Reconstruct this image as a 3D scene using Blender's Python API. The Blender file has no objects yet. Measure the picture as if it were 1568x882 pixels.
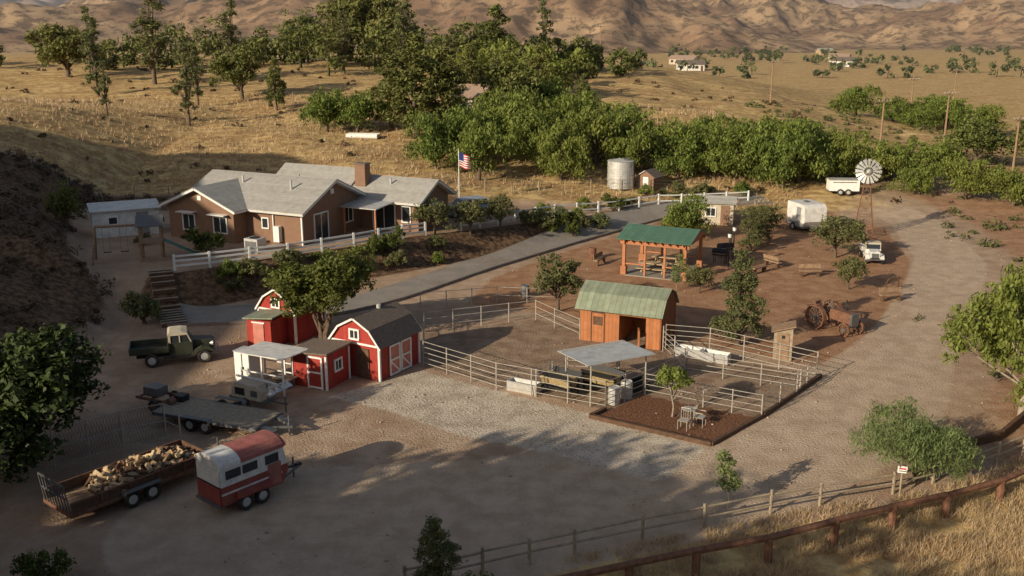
import bpy, math, numpy as np, random
from mathutils import Vector, Matrix, Euler
rng=np.random.default_rng(7); random.seed(7)
SC=bpy.context.scene; COL=SC.collection
def link(o): COL.objects.link(o); return o
# ---------------------------------------------------------------- noise
G=np.random.default_rng(3).random((256,256))
def vn(x,y):
    xi=np.floor(x).astype(int); yi=np.floor(y).astype(int); fx=x-xi; fy=y-yi
    fx=fx*fx*(3-2*fx); fy=fy*fy*(3-2*fy)
    a=G[xi%256,yi%256]; b=G[(xi+1)%256,yi%256]; c=G[xi%256,(yi+1)%256]; d=G[(xi+1)%256,(yi+1)%256]
    return (a*(1-fx)+b*fx)*(1-fy)+(c*(1-fx)+d*fx)*fy
def fbm(x,y,o=5,ridge=False):
    s=0;a=.5;t=0
    for i in range(o):
        n=vn(x*2**i+17*i,y*2**i+31*i)
        if ridge: n=1-abs(2*n-1)
        s=s+a*n;t+=a;a*=.5
    return s/t
def ss(a,b,x):
    t=np.clip((np.asarray(x,float)-a)/(b-a),0,1); return t*t*(3-2*t)
# ---------------------------------------------------------------- terrain
FX=[-30,-1,2.2,7.1,9.8,11.9,15.1,19,22.1,40,80]; FY=[20,29.7,31,32.9,33.9,34.6,35.4,37.2,39.1,46,60]
def Hn(x,y):
    x=np.asarray(x,float); y=np.asarray(y,float)
    yf=np.interp(x,[-60,-23,-7,15,26,60],[64,64.5,77,97,101,110])
    z=np.interp(x,[-8,15,26],[1.8,0.5,0])*ss(-4.5,-0.3,y-yf)
    xf=np.interp(y,[0,45,60,66,72,85,95],[-27,-24,-24.5,-29,-32,-37,-40])
    dl=np.maximum(0,xf-x); hl=11*(1-np.exp(-dl/17))*(1-ss(90,150,y))
    z=z+hl+19*ss(20,50,dl)*(1-ss(58,88,y))  # second term: unseen far-left ridge added to shade the house pad
    zb=12*(1-np.exp(-np.maximum(0,y-93)/85))*(1-ss(10,80,x-0.1*(y-93)))*(1-ss(210,330,y))
    z=z+zb
    wild=np.clip(hl/2+zb/1.5,0,1)
    z=z+wild*(fbm(x/9,y/9,4)-.5)*1.6
    return z
def H(x,y): return float(Hn(x,y))
def segd(x,y,P):
    d=np.full(np.shape(x),1e9)
    for (ax,ay),(bx,by) in zip(P[:-1],P[1:]):
        vx,vy=bx-ax,by-ay; t=np.clip(((x-ax)*vx+(y-ay)*vy)/(vx*vx+vy*vy),0,1)
        d=np.minimum(d,np.hypot(x-ax-t*vx,y-ay-t*vy))
    return d
def inpoly(x,y,P):
    ins=np.zeros(np.shape(x),bool); n=len(P)
    for i in range(n):
        ax,ay=P[i];bx,by=P[(i+1)%n]
        if ay==by: continue
        c=((ay>y)!=(by>y))&(x<(bx-ax)*(y-ay)/(by-ay)+ax); ins^=c
    return ins
def pmask(x,y,P,w):
    d=segd(x,y,list(P)+[P[0]]); s=np.where(inpoly(x,y,P),d,-d); return ss(-w,w,s)
# ---------------------------------------------------------------- nodes
class NT:
    def __init__(s,name):
        s.m=bpy.data.materials.new(name); s.m.use_nodes=True; s.t=s.m.node_tree; s.t.nodes.clear()
        s.out=s.n("ShaderNodeOutputMaterial")
    def n(s,t,**k):
        nd=s.t.nodes.new(t)
        for a,b in k.items(): setattr(nd,a,b)
        return nd
    def l(s,a,b): s.t.links.new(a,b)
    def put(s,sock,v):
        if isinstance(v,bpy.types.NodeSocket): s.l(v,sock)
        elif isinstance(v,(tuple,list)): sock.default_value=(*v,1) if len(v)==3 and sock.type=='RGBA' else v
        else: sock.default_value=v
    def mix(s,f,a,b,bt='MIX'):
        nd=s.n("ShaderNodeMix",data_type='RGBA',blend_type=bt); s.put(nd.inputs[0],f); s.put(nd.inputs[6],a); s.put(nd.inputs[7],b); return nd.outputs[2]
    def math(s,op,a,b=0,c=None,clamp=False):
        nd=s.n("ShaderNodeMath",operation=op,use_clamp=clamp); s.put(nd.inputs[0],a); s.put(nd.inputs[1],b)
        if c is not None: s.put(nd.inputs[2],c)
        return nd.outputs[0]
    def noise(s,v,sc,det=4,r=.55):
        nd=s.n("ShaderNodeTexNoise"); s.l(v,nd.inputs['Vector']); nd.inputs['Scale'].default_value=sc; nd.inputs['Detail'].default_value=det; nd.inputs['Roughness'].default_value=r; return nd.outputs['Fac']
    def ramp(s,f,a,b):
        nd=s.n("ShaderNodeMapRange",interpolation_type='SMOOTHSTEP'); s.put(nd.inputs[0],f); nd.inputs[1].default_value=a; nd.inputs[2].default_value=b; return nd.outputs[0]
    def bsdf(s,col,rough=.8,met=0,spec=.3,bump=None,bs=.3,bd=.02):
        b=s.n("ShaderNodeBsdfPrincipled"); s.put(b.inputs['Base Color'],col); s.put(b.inputs['Roughness'],rough); b.inputs['Metallic'].default_value=met; b.inputs['Specular IOR Level'].default_value=spec
        if bump is not None:
            bp=s.n("ShaderNodeBump"); bp.inputs['Strength'].default_value=bs; bp.inputs['Distance'].default_value=bd; s.l(bump,bp.inputs['Height']); s.l(bp.outputs[0],b.inputs['Normal'])
        s.l(b.outputs[0],s.out.inputs[0]); return b
def mat(name,col,rough=.75,var=.18,sc=2.5,met=0,spec=.3,dirt=.25,lines=None,dcol=(.2,.14,.09)):
    t=NT(name); co=t.n("ShaderNodeTexCoord").outputs['Object']
    a=t.noise(co,sc,3); b=t.noise(co,sc*7,2)
    f=t.math('ADD',t.math('MULTIPLY',a,.6),t.math('MULTIPLY',b,.4))
    f=t.ramp(f,.3,.7)
    lo=tuple(c*(1-var) for c in col); hi=tuple(min(.95,c*(1+var)) for c in col)
    c=t.mix(f,lo,hi)
    d=t.ramp(t.noise(co,sc*.6,3,.65),.5,.75)
    c=t.mix(t.math('MULTIPLY',d,dirt),c,dcol)
    if lines:
        axis,per,depth=lines
        sp=t.n("ShaderNodeSeparateXYZ"); t.l(co,sp.inputs[0])
        v=sp.outputs[axis] if axis<3 else t.math('ADD',sp.outputs[0],sp.outputs[1])
        w=t.math('FRACT',t.math('DIVIDE',v,per)); g=t.math('LESS_THAN',w,.14)
        c=t.mix(t.math('MULTIPLY',g,depth),c,tuple(x*.25 for x in col))
        wn=t.n("ShaderNodeTexWhiteNoise",noise_dimensions='1D'); t.l(t.math('FLOOR',t.math('DIVIDE',v,per)),wn.inputs['W'])
        c=t.mix(t.math('MULTIPLY',wn.outputs[0],.35),c,tuple(x*.55 for x in col))
    t.bsdf(c,rough,met,spec)
    return t.m
def leafmat(name,dark,light,trans=.3):
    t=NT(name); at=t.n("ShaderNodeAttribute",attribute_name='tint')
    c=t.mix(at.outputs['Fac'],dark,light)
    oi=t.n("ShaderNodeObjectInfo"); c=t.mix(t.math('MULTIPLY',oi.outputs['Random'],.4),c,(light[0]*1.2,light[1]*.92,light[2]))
    b=t.bsdf(c,.6,0,.25)
    tr=t.n("ShaderNodeBsdfTranslucent"); t.l(c,tr.inputs[0]); mx=t.n("ShaderNodeMixShader"); mx.inputs[0].default_value=trans
    t.l(b.outputs[0],mx.inputs[1]); t.l(tr.outputs[0],mx.inputs[2]); t.l(mx.outputs[0],t.out.inputs[0]); return t.m
M={}
def mm(n,*a,**k): M[n]=mat(n,*a,**k)
mm('stucco',(.235,.135,.085),dirt=.12,var=.1); mm('white',(.78,.76,.71),dirt=.15,var=.05); mm('roofgrey',(.40,.375,.335),dirt=.25,var=.15,lines=(2,.12,.25))
mm('glass',(.03,.035,.04),rough=.1,spec=.6,dirt=.05); mm('red',(.38,.045,.032),dirt=.25,lines=(3,.2,.25)); mm('darkroof',(.17,.13,.10),var=.25,sc=6)
mm('doorpink',(.52,.20,.15),dirt=.15); mm('orange',(.43,.165,.065),lines=(3,.22,.35),dirt=.2); mm('orangeshaded',(.30,.10,.035),lines=(3,.22,.35))  # last one: darker copy of orange, paints shade on the stable's right end
mm('greenroof',(.27,.30,.21),met=.1,rough=.55,lines=(0,.35,.4),dirt=.4); mm('greenroof2',(.09,.18,.12),lines=(0,.3,.3),rough=.5,dirt=.2)
mm('redwood',(.42,.17,.08),dirt=.2); mm('wood',(.28,.18,.11),var=.3,sc=5,dirt=.4); mm('greywood',(.33,.26,.18),var=.3,sc=5,dirt=.3); mm('darkwood',(.11,.06,.035),var=.35,sc=4)
mm('galv',(.60,.585,.55),rough=.45,met=.4,dirt=.3); mm('pipe',(.44,.40,.34),rough=.55,met=.2,dirt=.4); mm('black',(.025,.025,.027),rough=.5,dirt=.3); mm('tyre',(.035,.033,.03),rough=.9,dirt=.5)
mm('hub',(.55,.55,.53),rough=.4,met=.3); mm('rust',(.18,.085,.05),var=.4,sc=5,dirt=.4); mm('steel',(.17,.17,.17),rough=.5,met=.5,dirt=.4); mm('beige',(.50,.43,.32),dirt=.25)
mm('maroon',(.27,.055,.045),rough=.45,dirt=.4,spec=.5); mm('mred',(.36,.12,.10),rough=.6,dirt=.45,var=.3); mm('twhite',(.68,.65,.60),rough=.45,dirt=.3,spec=.5); mm('logs',(.40,.26,.14),var=.5,sc=3,dirt=.3); mm('logend',(.60,.44,.26),var=.2)
mm('bark',(.12,.085,.06),var=.3,sc=5); mm('barkpale',(.32,.26,.2),var=.25,sc=5); mm('concrete',(.27,.235,.195),dirt=.45,sc=.7,var=.16); mm('kerb',(.22,.18,.15),var=.2); mm('blue',(.03,.05,.18)); mm('flagred',(.5,.03,.04))
mm('oldgreen',(.04,.045,.03),rough=.5,dirt=.35); mm('tan',(.45,.33,.2)); mm('copper',(.38,.26,.19),dirt=.3); mm('screen',(.25,.25,.24),dirt=.1); mm('tarp',(.1,.22,.17)); mm('paleblue',(.30,.35,.42),rough=.4); mm('stone',(.40,.31,.23),var=.4,sc=1); mm('hay',(.34,.25,.12),var=.35,sc=8)
L={'pepper':leafmat('pepper_leaves',(.062,.095,.018),(.23,.29,.06)),'pine':leafmat('pine_leaves',(.035,.05,.016),(.19,.21,.055),.25),'citrus':leafmat('citrus_leaves',(.016,.032,.01),(.055,.085,.02),.12),
 'ficus':leafmat('ficus_leaves',(.035,.06,.012),(.14,.17,.035)),'olive':leafmat('olive_leaves',(.055,.07,.03),(.19,.205,.075)),'brush':leafmat('brush_leaves',(.05,.04,.022),(.15,.105,.055),.1),'wisp':leafmat('wispy_leaves',(.11,.15,.05),(.27,.33,.12),.4),'grassy':leafmat('dry_grass_blades',(.34,.25,.13),(.66,.52,.32),.3)}
# ---------------------------------------------------------------- numpy mesh
def npmesh(name,V,Q,mats,mi=None,tint=None,smooth=False):
    me=bpy.data.meshes.new(name); V=np.asarray(V,np.float32); Q=np.asarray(Q,np.int32); k=Q.shape[1]
    me.vertices.add(len(V)); me.vertices.foreach_set('co',V.ravel()); me.loops.add(Q.size); me.loops.foreach_set('vertex_index',Q.ravel())
    me.polygons.add(len(Q)); me.polygons.foreach_set('loop_start',np.arange(0,Q.size,k,dtype=np.int32)); me.polygons.foreach_set('loop_total',np.full(len(Q),k,np.int32))
    for m in mats: me.materials.append(m)
    if mi is not None: me.polygons.foreach_set('material_index',np.asarray(mi,np.int32))
    if smooth: me.polygons.foreach_set('use_smooth',np.ones(len(Q),bool))
    if tint is not None:
        a=me.attributes.new('tint','FLOAT','FACE'); a.data.foreach_set('value',np.asarray(tint,np.float32))
    me.update(calc_edges=True); me.validate(); return me
def obj(name,me,loc=(0,0,0),rz=0,s=1):
    o=bpy.data.objects.new(name,me); o.location=loc; o.rotation_euler=(0,0,rz); o.scale=(s,s,s) if not isinstance(s,tuple) else s; return link(o)
def tube(P,R,n=6):
    P=np.array(P,float); V=[];Q=[]
    for i in range(len(P)):
        d=P[min(i+1,len(P)-1)]-P[max(i-1,0)]; d/=np.linalg.norm(d)+1e-9
        u=np.cross(d,[.3,.9,.1]); u/=np.linalg.norm(u); w=np.cross(d,u)
        for k in range(n):
            a=2*math.pi*k/n; V.append(P[i]+R[i]*(math.cos(a)*u+math.sin(a)*w))
    for i in range(len(P)-1):
        for k in range(n): Q.append((i*n+k,i*n+(k+1)%n,(i+1)*n+(k+1)%n,(i+1)*n+k))
    return np.array(V),np.array(Q)
def leaves(C,R,T,k,size,r,up=.2,droop=0,asp=.5):
    n=len(C)*k; C=np.repeat(C,k,0); R=np.repeat(R,k)[:,None]; T=np.repeat(T,k)
    d=r.normal(size=(n,3)); d/=np.linalg.norm(d,axis=1)[:,None]
    rad=r.random((n,1))**.45
    pos=C+d*rad*R*np.array([1,1,.8]); pos[:,2]-=droop*R[:,0]*rad[:,0]*r.random(n)
    nn=d*.8+r.normal(size=(n,3))*.5+np.array([0,0,up]); nn/=np.linalg.norm(nn,axis=1)[:,None]
    q=r.normal(size=(n,3)); 
    if droop>0: q=q*.35+np.array([0,0,1.])
    t1=np.cross(nn,q); t1/=np.linalg.norm(t1,axis=1)[:,None]+1e-9; t2=np.cross(nn,t1)
    s=size*(.6+.8*r.random((n,1)))
    if droop>0: a,b=t2*s,t1*s*asp
    else: a,b=t1*s,t2*s*asp
    V=np.stack([pos+a,pos+b,pos-a,pos-b],1).reshape(-1,3); Q=np.arange(n*4).reshape(-1,4)
    t=np.clip(T+(rad[:,0]-.7)*.5+r.normal(size=n)*.12,0,1)  # leaves deep in a clump tinted darker: shade put into the colour
    return V,Q,t
def lobes_crown(lobes,nc,cr,r,low=-.6):
    C=[];R=[];T=[]
    w=np.array([l[3]*l[4]*l[5] for l in lobes])**.66; w/=w.sum()
    for i in r.choice(len(lobes),nc,p=w):
        l=lobes[i]; d=r.normal(size=3); d/=np.linalg.norm(d)
        if d[2]<low: d[2]=-d[2]*.4
        f=.5+.5*r.random()**.6
        C.append((l[0]+d[0]*l[3]*f,l[1]+d[1]*l[4]*f,max(.25,l[2]+d[2]*l[5]*f))); R.append(cr*(.6+.7*r.random())); T.append(.15+.5*r.random()+.25*(f-.5)+.15*d[2])  # tint rises outward and upward, painting light and shade into the crown
    return np.array(C),np.array(R),np.array(T)
def tree(name,kind,lobes,nc,cr,k,leaf,seed,th,tr,bark='bark',droop=0,up=.2,asp=.5,lean=0,stems=1):
    r=np.random.default_rng(seed); C,R,T=lobes_crown(lobes,nc,cr,r)
    V,Q,t=leaves(C,R,T,k,leaf,r,up,droop,asp)
    keep=V.reshape(-1,4,3)[:,:,2].min(1)>0.0; Q4=V.reshape(-1,4,3)[keep]; V=Q4.reshape(-1,3); Q=np.arange(len(V)).reshape(-1,4); t=t[keep]
    Vs=[V];Qs=[Q];ts=[t];mi=[np.zeros(len(Q))]; off=len(V)
    top=max(l[2] for l in lobes)
    for sidx in range(stems):
        bx,by=(0,0) if stems==1 else (r.normal()*tr*1.2,r.normal()*tr*1.2)
        fx,fy=lean*.5+bx*3,by*3
        pts=[(bx,by,-.3),(bx*1.2+r.normal()*.04,by*1.2,th*.4),(fx+r.normal()*.1,fy+r.normal()*.1,th),(fx+lean*.5,fy,(th+top)/2),(fx+lean*.5,fy,top)]
        v,q=tube(pts,[tr*1.35,tr,tr*.8,tr*.45,tr*.12],7); Vs.append(v);Qs.append(q+off);off+=len(v);ts.append(np.full(len(q),.5));mi.append(np.ones(len(q)))
    for i in r.choice(len(C),min(len(C),14),replace=False):
        z0=th*(.55+.45*r.random()); c=C[i]; b=np.array([lean*.3,0,z0]); m=(b+c)/2+np.array([0,0,-.1*abs(c[2]-z0)+.15])
        v,q=tube([b,m,c],[tr*.5,tr*.3,tr*.1],5); Vs.append(v);Qs.append(q+off);off+=len(v);ts.append(np.full(len(q),.5));mi.append(np.ones(len(q)))
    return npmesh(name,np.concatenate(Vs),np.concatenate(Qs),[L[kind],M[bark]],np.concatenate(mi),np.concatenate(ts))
def rl(r,n,w,h,z0,sp=.55,sz=.5):
    out=[(0,0,z0+h*.5,w*.33,w*.33,h*.42)]
    for i in range(n):
        a=2*math.pi*(i+r.random()*.6)/n; rr=w*.5*sp*(.6+.6*r.random())
        out.append((math.cos(a)*rr,math.sin(a)*rr,z0+h*(.25+.55*r.random()),w*.5*sz*(.7+.5*r.random()),w*.5*sz*(.7+.5*r.random()),h*.33*(.7+.5*r.random())))
    return out
R0=np.random.default_rng
TV={}
TV['pepper']=[(tree('pepper_tree','pepper',rl(R0(i),7,6.8,5.6,.35,.6,.5),170,.72,36,.19,i,1.6,.22,droop=.9,asp=.36),6.2) for i in (11,12,13)]
TV['pine']=[(tree('pine_tree','pine',[(0,0,2.4,2.7,2.4,1.6),(.6,.3,4.6,2.4,2.3,1.7),(-.7,-.2,6.4,2,1.9,1.6),(.2,.4,8.2,1.5,1.5,1.5),(0,0,9.6,.8,.8,1)],180,.62,34,.19,i,3,.25),10.4) for i in (21,22)]
TV['tallpine']=[(tree('tall_pine_tree','olive',[(0,0,2.6,1.1,1.1,1.2),(.5,.2,4.8,1.3,1,1.2),(-.4,-.2,6.8,1.0,1.2,1.1),(.3,.2,8.8,.9,.8,1.1),(0,0,10.3,.4,.5,.8)],75,.48,32,.16,i,4,.16),11) for i in (31,32)]
TV['broad']=[(tree('broadleaf_tree','pine',rl(R0(i),8,7.5,7,.7,.6,.48),170,.8,34,.22,i,2,.28),7.8) for i in (41,42)]
TV['olive']=[(tree('olive_tree','olive',rl(R0(i),6,4.2,3.3,.5),95,.42,42,.11,i,1.2,.12),3.9) for i in (51,52)]
TV['conifer']=[(tree('conifer_tree','olive',[(0,0,1.2,1.35,1.3,.9),(.3,.1,2.4,1.2,1.1,.9),(-.2,.1,3.5,.9,.95,.9),(.1,0,4.6,.55,.6,.8),(0,0,5.3,.25,.3,.5)],150,.3,70,.07,i,1.0,.13),5.8) for i in (61,)]
TV['shrub']=[(tree('shrub',kd,rl(R0(i),5,2.6,1.7,.05,.6,.5),60,.3,40,.09,i,.4,.06,stems=3),1.8) for i,kd in ((71,'ficus'),(72,'olive'),(73,'pepper'))]
TV['citrus']=[(tree('citrus_tree','citrus',rl(R0(81),8,6.8,5,.3,.6,.5),340,.55,60,.13,81,1.2,.2),5.6)]
TV['ficus']=[(tree('ficus_tree','ficus',rl(R0(91),9,5.4,4.0,1.1,.62,.48),330,.42,58,.1,91,1.5,.1,stems=4),5.2)]
TV['big']=[(tree('pepper_tree','pepper',rl(R0(95),10,7.2,6.6,.9,.62,.42),330,.5,56,.125,95,2.3,.16,lean=.6,bark='barkpale',droop=.8,asp=.42),7.7)]
TV['palo']=[(tree('palo_verde_tree','wisp',rl(R0(97),8,4.6,2.7,.5,.6,.5),250,.45,60,.09,97,.7,.08,droop=.5,asp=.2,stems=3),3.4)]
TV['sapling']=[(tree('sapling','wisp',[(0,0,1.2,.3,.3,.7),(.1,.1,1.9,.28,.28,.5)],40,.2,26,.06,98,1.0,.02,bark='barkpale'),2.6)]
TV['small']=[(tree('young_tree','pepper',[(0,0,1.95,.85,.8,.5),(.3,0,2.1,.5,.5,.4)],60,.25,45,.065,99,1.5,.045,bark='barkpale'),2.55)]
def T(kind,x,y,h,w=1,v=None,z=None):
    i=random.randrange(len(TV[kind])) if v is None else v
    me,h0=TV[kind][i]; s=h/h0; o=obj(me.name.split('.')[0],me,(x,y,(H(x,y) if z is None else z)-.05),random.random()*6.28,(s*w,s*w,s)); return o
# ---------------------------------------------------------------- ground
def grow(a,b,step,far,g):
    xs=list(np.arange(a,b+.01,step)); s=step; x=a
    lo=[];
    while x>far[0]: s*=g; x-=s; lo.append(x)
    s=step;x=xs[-1];hi=[]
    while x<far[1]: s*=g; x+=s; hi.append(x)
    return np.array(lo[::-1]+xs+hi)
xs=grow(-34,48,.4,(-6500,7500),1.075); ys=grow(27,104,.4,(-300,8000),1.055)
X,Y=np.meshgrid(xs,ys); x=X.ravel(); y=Y.ravel(); z=Hn(x,y)
yfence=np.interp(x,FX,FY)
below=ss(.2,1.5,yfence-y)*ss(-6,-1,x)
z=z-below*np.clip((yfence-y)*.12,0,1.5)
z=z+ (fbm(x/2.2,y/2.2,3)-.5)*.07
z=np.where(y>700,z-ss(700,1500,y)*30,z)
nx,ny=len(xs),len(ys); idx=np.arange(nx*ny).reshape(ny,nx)
Q=np.stack([idx[:-1,:-1].ravel(),idx[:-1,1:].ravel(),idx[1:,1:].ravel(),idx[1:,:-1].ravel()],1)
ROAD=[(24,99.5),(33,100.5),(37.5,96.5),(38,90),(34.5,75.4),(29.7,65.7),(24.2,56),(19.3,49.3),(14.5,43.3),(8.5,38.3),(0,34),(-10,33)]
dr=segd(x,y,ROAD); hw=2.6+ss(55,40,y)*2.2
road=1-ss(hw-.8,hw+.8,dr)
track=np.exp(-((dr-.85)/.35)**2)*.6
for PT in ([(-26,56),(-18,53.5),(-12,46),(-6,41),(3,38.5),(12,41.5)],[(-24,49),(-16,46),(-8,42),(0,37.5),(8,37)],[(-12,52),(-10,45),(-4,38),(2,34)]):
    dt=segd(x,y,PT); track=np.maximum(track,np.exp(-((dt-.8)/.28)**2)*.65)
ISL=[(-3,63),(3,61),(11,54.5),(17,50.5),(20.5,53),(25.5,60),(28.5,68),(31.5,76),(34,88),(31,96),(22,96.5),(14,91.5),(5,79.5),(-1.5,70)]
isl=pmask(x,y,ISL,.9); mul=pmask(x,y,[(3.7,43.4),(8.8,40.2),(11.8,43.4),(6.6,46.4)],.15)
arena=pmask(x,y,[(-4.8,50.6),(4.5,44.4),(6.6,46.4),(11.8,43.4),(16,48.8),(11.2,53),(1.5,59.5),(-5.3,56.6)],.3)
grav=pmask(x,y,[(-9.2,46.2),(-5,50),(3.7,43.9),(8.6,39.9),(6,36.6),(1.9,39.3),(-2.5,41.4),(-5.8,44.2)],.6)
xf=np.interp(y,[0,45,60,66,72,85,95],[-27,-24,-24.5,-29,-32,-37,-40])
YF=np.interp(x,[-60,-23,-7,15,26],[64,64.5,77,97,101])
brush=ss(0,2.5,xf-x)*(1-ss(84,94,y)); slope=ss(-5.2,-3.8,y-YF)*(1-ss(-.6,0,y-YF))*(1-ss(10,16,x))*ss(-25,-23.5,x)
brush=np.maximum(brush,np.maximum(slope,pmask(x,y,[(-42,86),(-12,89),(-4,93),(-4,95),(-30,95),(-60,93)],2)*.8))
grass=ss(91,98,y)*(1-ss(20,45,x-.2*(y-95))*(1-ss(105,130,y))*.7); grass=np.maximum(grass,below)
grass=np.maximum(grass,ss(12,30,xf-x)*.35)
rightdirt=ss(2.5,6,dr)*ss(22,30,x+ (60-y)*.3)*(1-isl)*(1-ss(95,125,y))
me=npmesh('ground',np.stack([x,y,z],1),Q,[],smooth=True)
def cattr(nm,r,g,b,a):
    c=me.color_attributes.new(nm,'FLOAT_COLOR','POINT'); c.data.foreach_set('color',np.stack([r,g,b,a],1).astype(np.float32).ravel())
cattr('mA',grass,grav,np.maximum(isl,rightdirt*.6),np.ones_like(x)); cattr('mB',road,brush,arena,np.ones_like(x)); cattr('mC',track,mul,np.zeros_like(x),np.ones_like(x))
t=NT('ground_soil'); pos=t.n("ShaderNodeNewGeometry").outputs['Position']
n1=t.noise(pos,.12,3); n2=t.noise(pos,.9,5,.62); n3=t.noise(pos,9,2,.7); n4=t.noise(pos,2.6,3,.6)
def sepa(nm):
    a=t.n("ShaderNodeAttribute",attribute_name=nm); s=t.n("ShaderNodeSeparateColor"); t.l(a.outputs['Color'],s.inputs[0]); return s.outputs
mA,mB,mC=sepa('mA'),sepa('mB'),sepa('mC')
def edge(m,amt=.5,nz=n4): 
    v=t.math('ADD',m,t.math('MULTIPLY',t.math('SUBTRACT',nz,.5),amt*2)); return t.ramp(v,.35,.65)
c=t.mix(t.ramp(n2,.3,.7),(.365,.245,.16),(.495,.355,.245)); c=t.mix(t.math('MULTIPLY',t.ramp(n1,.4,.6),.4),c,(.32,.20,.125))
c=t.mix(edge(mA[2],.3),c,t.mix(t.ramp(n2,.3,.7),(.29,.15,.08),(.43,.25,.145)))
c=t.mix(t.math('MULTIPLY',edge(mB[0],.25),.8),c,t.mix(t.ramp(n2,.3,.7),(.44,.325,.225),(.56,.425,.305)))
c=t.mix(edge(mB[2],.15),c,t.mix(t.ramp(n2,.3,.7),(.22,.145,.095),(.37,.26,.175)))
c=t.mix(t.math('MULTIPLY',t.math('MULTIPLY',mC[0],t.ramp(n2,.35,.6)),.55),c,(.60,.46,.33))
gr=t.mix(t.ramp(t.math('ADD',t.math('MULTIPLY',n2,.4),t.math('MULTIPLY',n3,.6)),.36,.62),(.33,.265,.19),(.72,.62,.49))
c=t.mix(t.math('MULTIPLY',edge(mA[1],.45),.85),c,gr)
c=t.mix(edge(mC[1],.1),c,t.mix(t.ramp(n3,.3,.7),(.11,.05,.03),(.25,.125,.07)))
mp=t.n("ShaderNodeMapping"); t.l(pos,mp.inputs[0]); mp.inputs['Scale'].default_value=(.35,1.6,1); mp.inputs['Rotation'].default_value=(0,0,.25)
ns=t.noise(mp.outputs[0],.35,4,.65)
g1=t.mix(t.ramp(n2,.32,.68),(.36,.22,.09),(.66,.48,.22)); g1=t.mix(t.ramp(ns,.45,.6),g1,t.mix(t.ramp(n4,.3,.7),(.27,.15,.07),(.50,.33,.15)))
g1=t.mix(t.math('MULTIPLY',t.ramp(t.noise(pos,.5,3,.7),.58,.66),.6),g1,(.16,.11,.055))
c=t.mix(edge(mA[0],.4),c,g1)
br=t.mix(t.ramp(n4,.35,.65),(.075,.048,.03),(.22,.13,.075))
c=t.mix(edge(mB[1],.4),c,br)
c=t.mix(t.math('MULTIPLY',t.ramp(n3,.55,.75),.3),c,(.12,.08,.055))
t.bsdf(c,.95,0,.1,n3,.7,.1)
me.materials.append(t.m); obj('ground',me)
# ---------------------------------------------------------------- hills and mountains
def sheet(name,x0,x1,y0,y1,nx,ny,fn,m):
    gx=np.linspace(x0,x1,nx); gy=np.linspace(y0,y1,ny); X,Y=np.meshgrid(gx,gy); x=X.ravel();y=Y.ravel(); z=fn(x,y)
    idx=np.arange(nx*ny).reshape(ny,nx); Q=np.stack([idx[:-1,:-1].ravel(),idx[:-1,1:].ravel(),idx[1:,1:].ravel(),idx[1:,:-1].ravel()],1)
    return obj(name,npmesh(name,np.stack([x,y,z],1),Q,[m],smooth=True))
def hillmat(name,a,b,d,sc,amt=.65):
    t=NT(name); pos=t.n("ShaderNodeNewGeometry").outputs['Position']
    n1=t.noise(pos,sc,7,.65); n2=t.noise(pos,sc*7,6,.75)
    c=t.mix(t.ramp(n1,.40,.60),a,b); c=t.mix(t.math('MULTIPLY',t.ramp(n2,.46,.58),amt),c,d); t.bsdf(c,.95,0,.05,n2,.5,1/sc/100); return t.m
def g(x,y,cx,cy,h,sx,sy): return h*np.exp(-((x-cx)/sx)**2-((y-cy)/sy)**2)
def foot(x,y):
    z=g(x,y,30,800,44,150,120)+g(x,y,-130,880,60,190,150)+g(x,y,-400,720,26,150,120)+g(x,y,500,960,48,140,120)+g(x,y,270,1150,50,170,150)+g(x,y,-380,1250,60,220,200)+g(x,y,760,1200,60,220,180)+g(x,y,90,1350,90,200,160)
    wx=x+(fbm(x/200,y/200,3)-.5)*120; r=fbm(wx/95,y/170,6,True); e=np.clip(z/22,0,1)
    return -5+z*(.3+1.05*r)+(fbm(wx/38+9,y/85,5,True)-.6)*18*e
sheet('foothills',-1100,1500,520,1650,560,240,foot,hillmat('hill_grass',(.25,.155,.095),(.42,.285,.17),(.10,.07,.048),.012,.85))
def mtn(x,y):
    a=x/y; base=45+ss(1600,3800,y)*230; wx=x+(fbm(x/900,y/900,3)-.5)*700; r=fbm(wx/420+5,y/1100,7,True)
    z=base*(.1+1.3*r**1.4)*1.25; z=z*(1-.36*ss(.40,.58,a)); return -25+z*ss(1400,2100,y)+(fbm(wx/120,y/330,5,True)-.55)*80*ss(1500,2300,y)
sheet('mountain_range',-3600,4400,1450,5500,640,260,mtn,hillmat('mountain_rock',(.29,.215,.18),(.42,.32,.26),(.16,.125,.12),.0028,.8))
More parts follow.
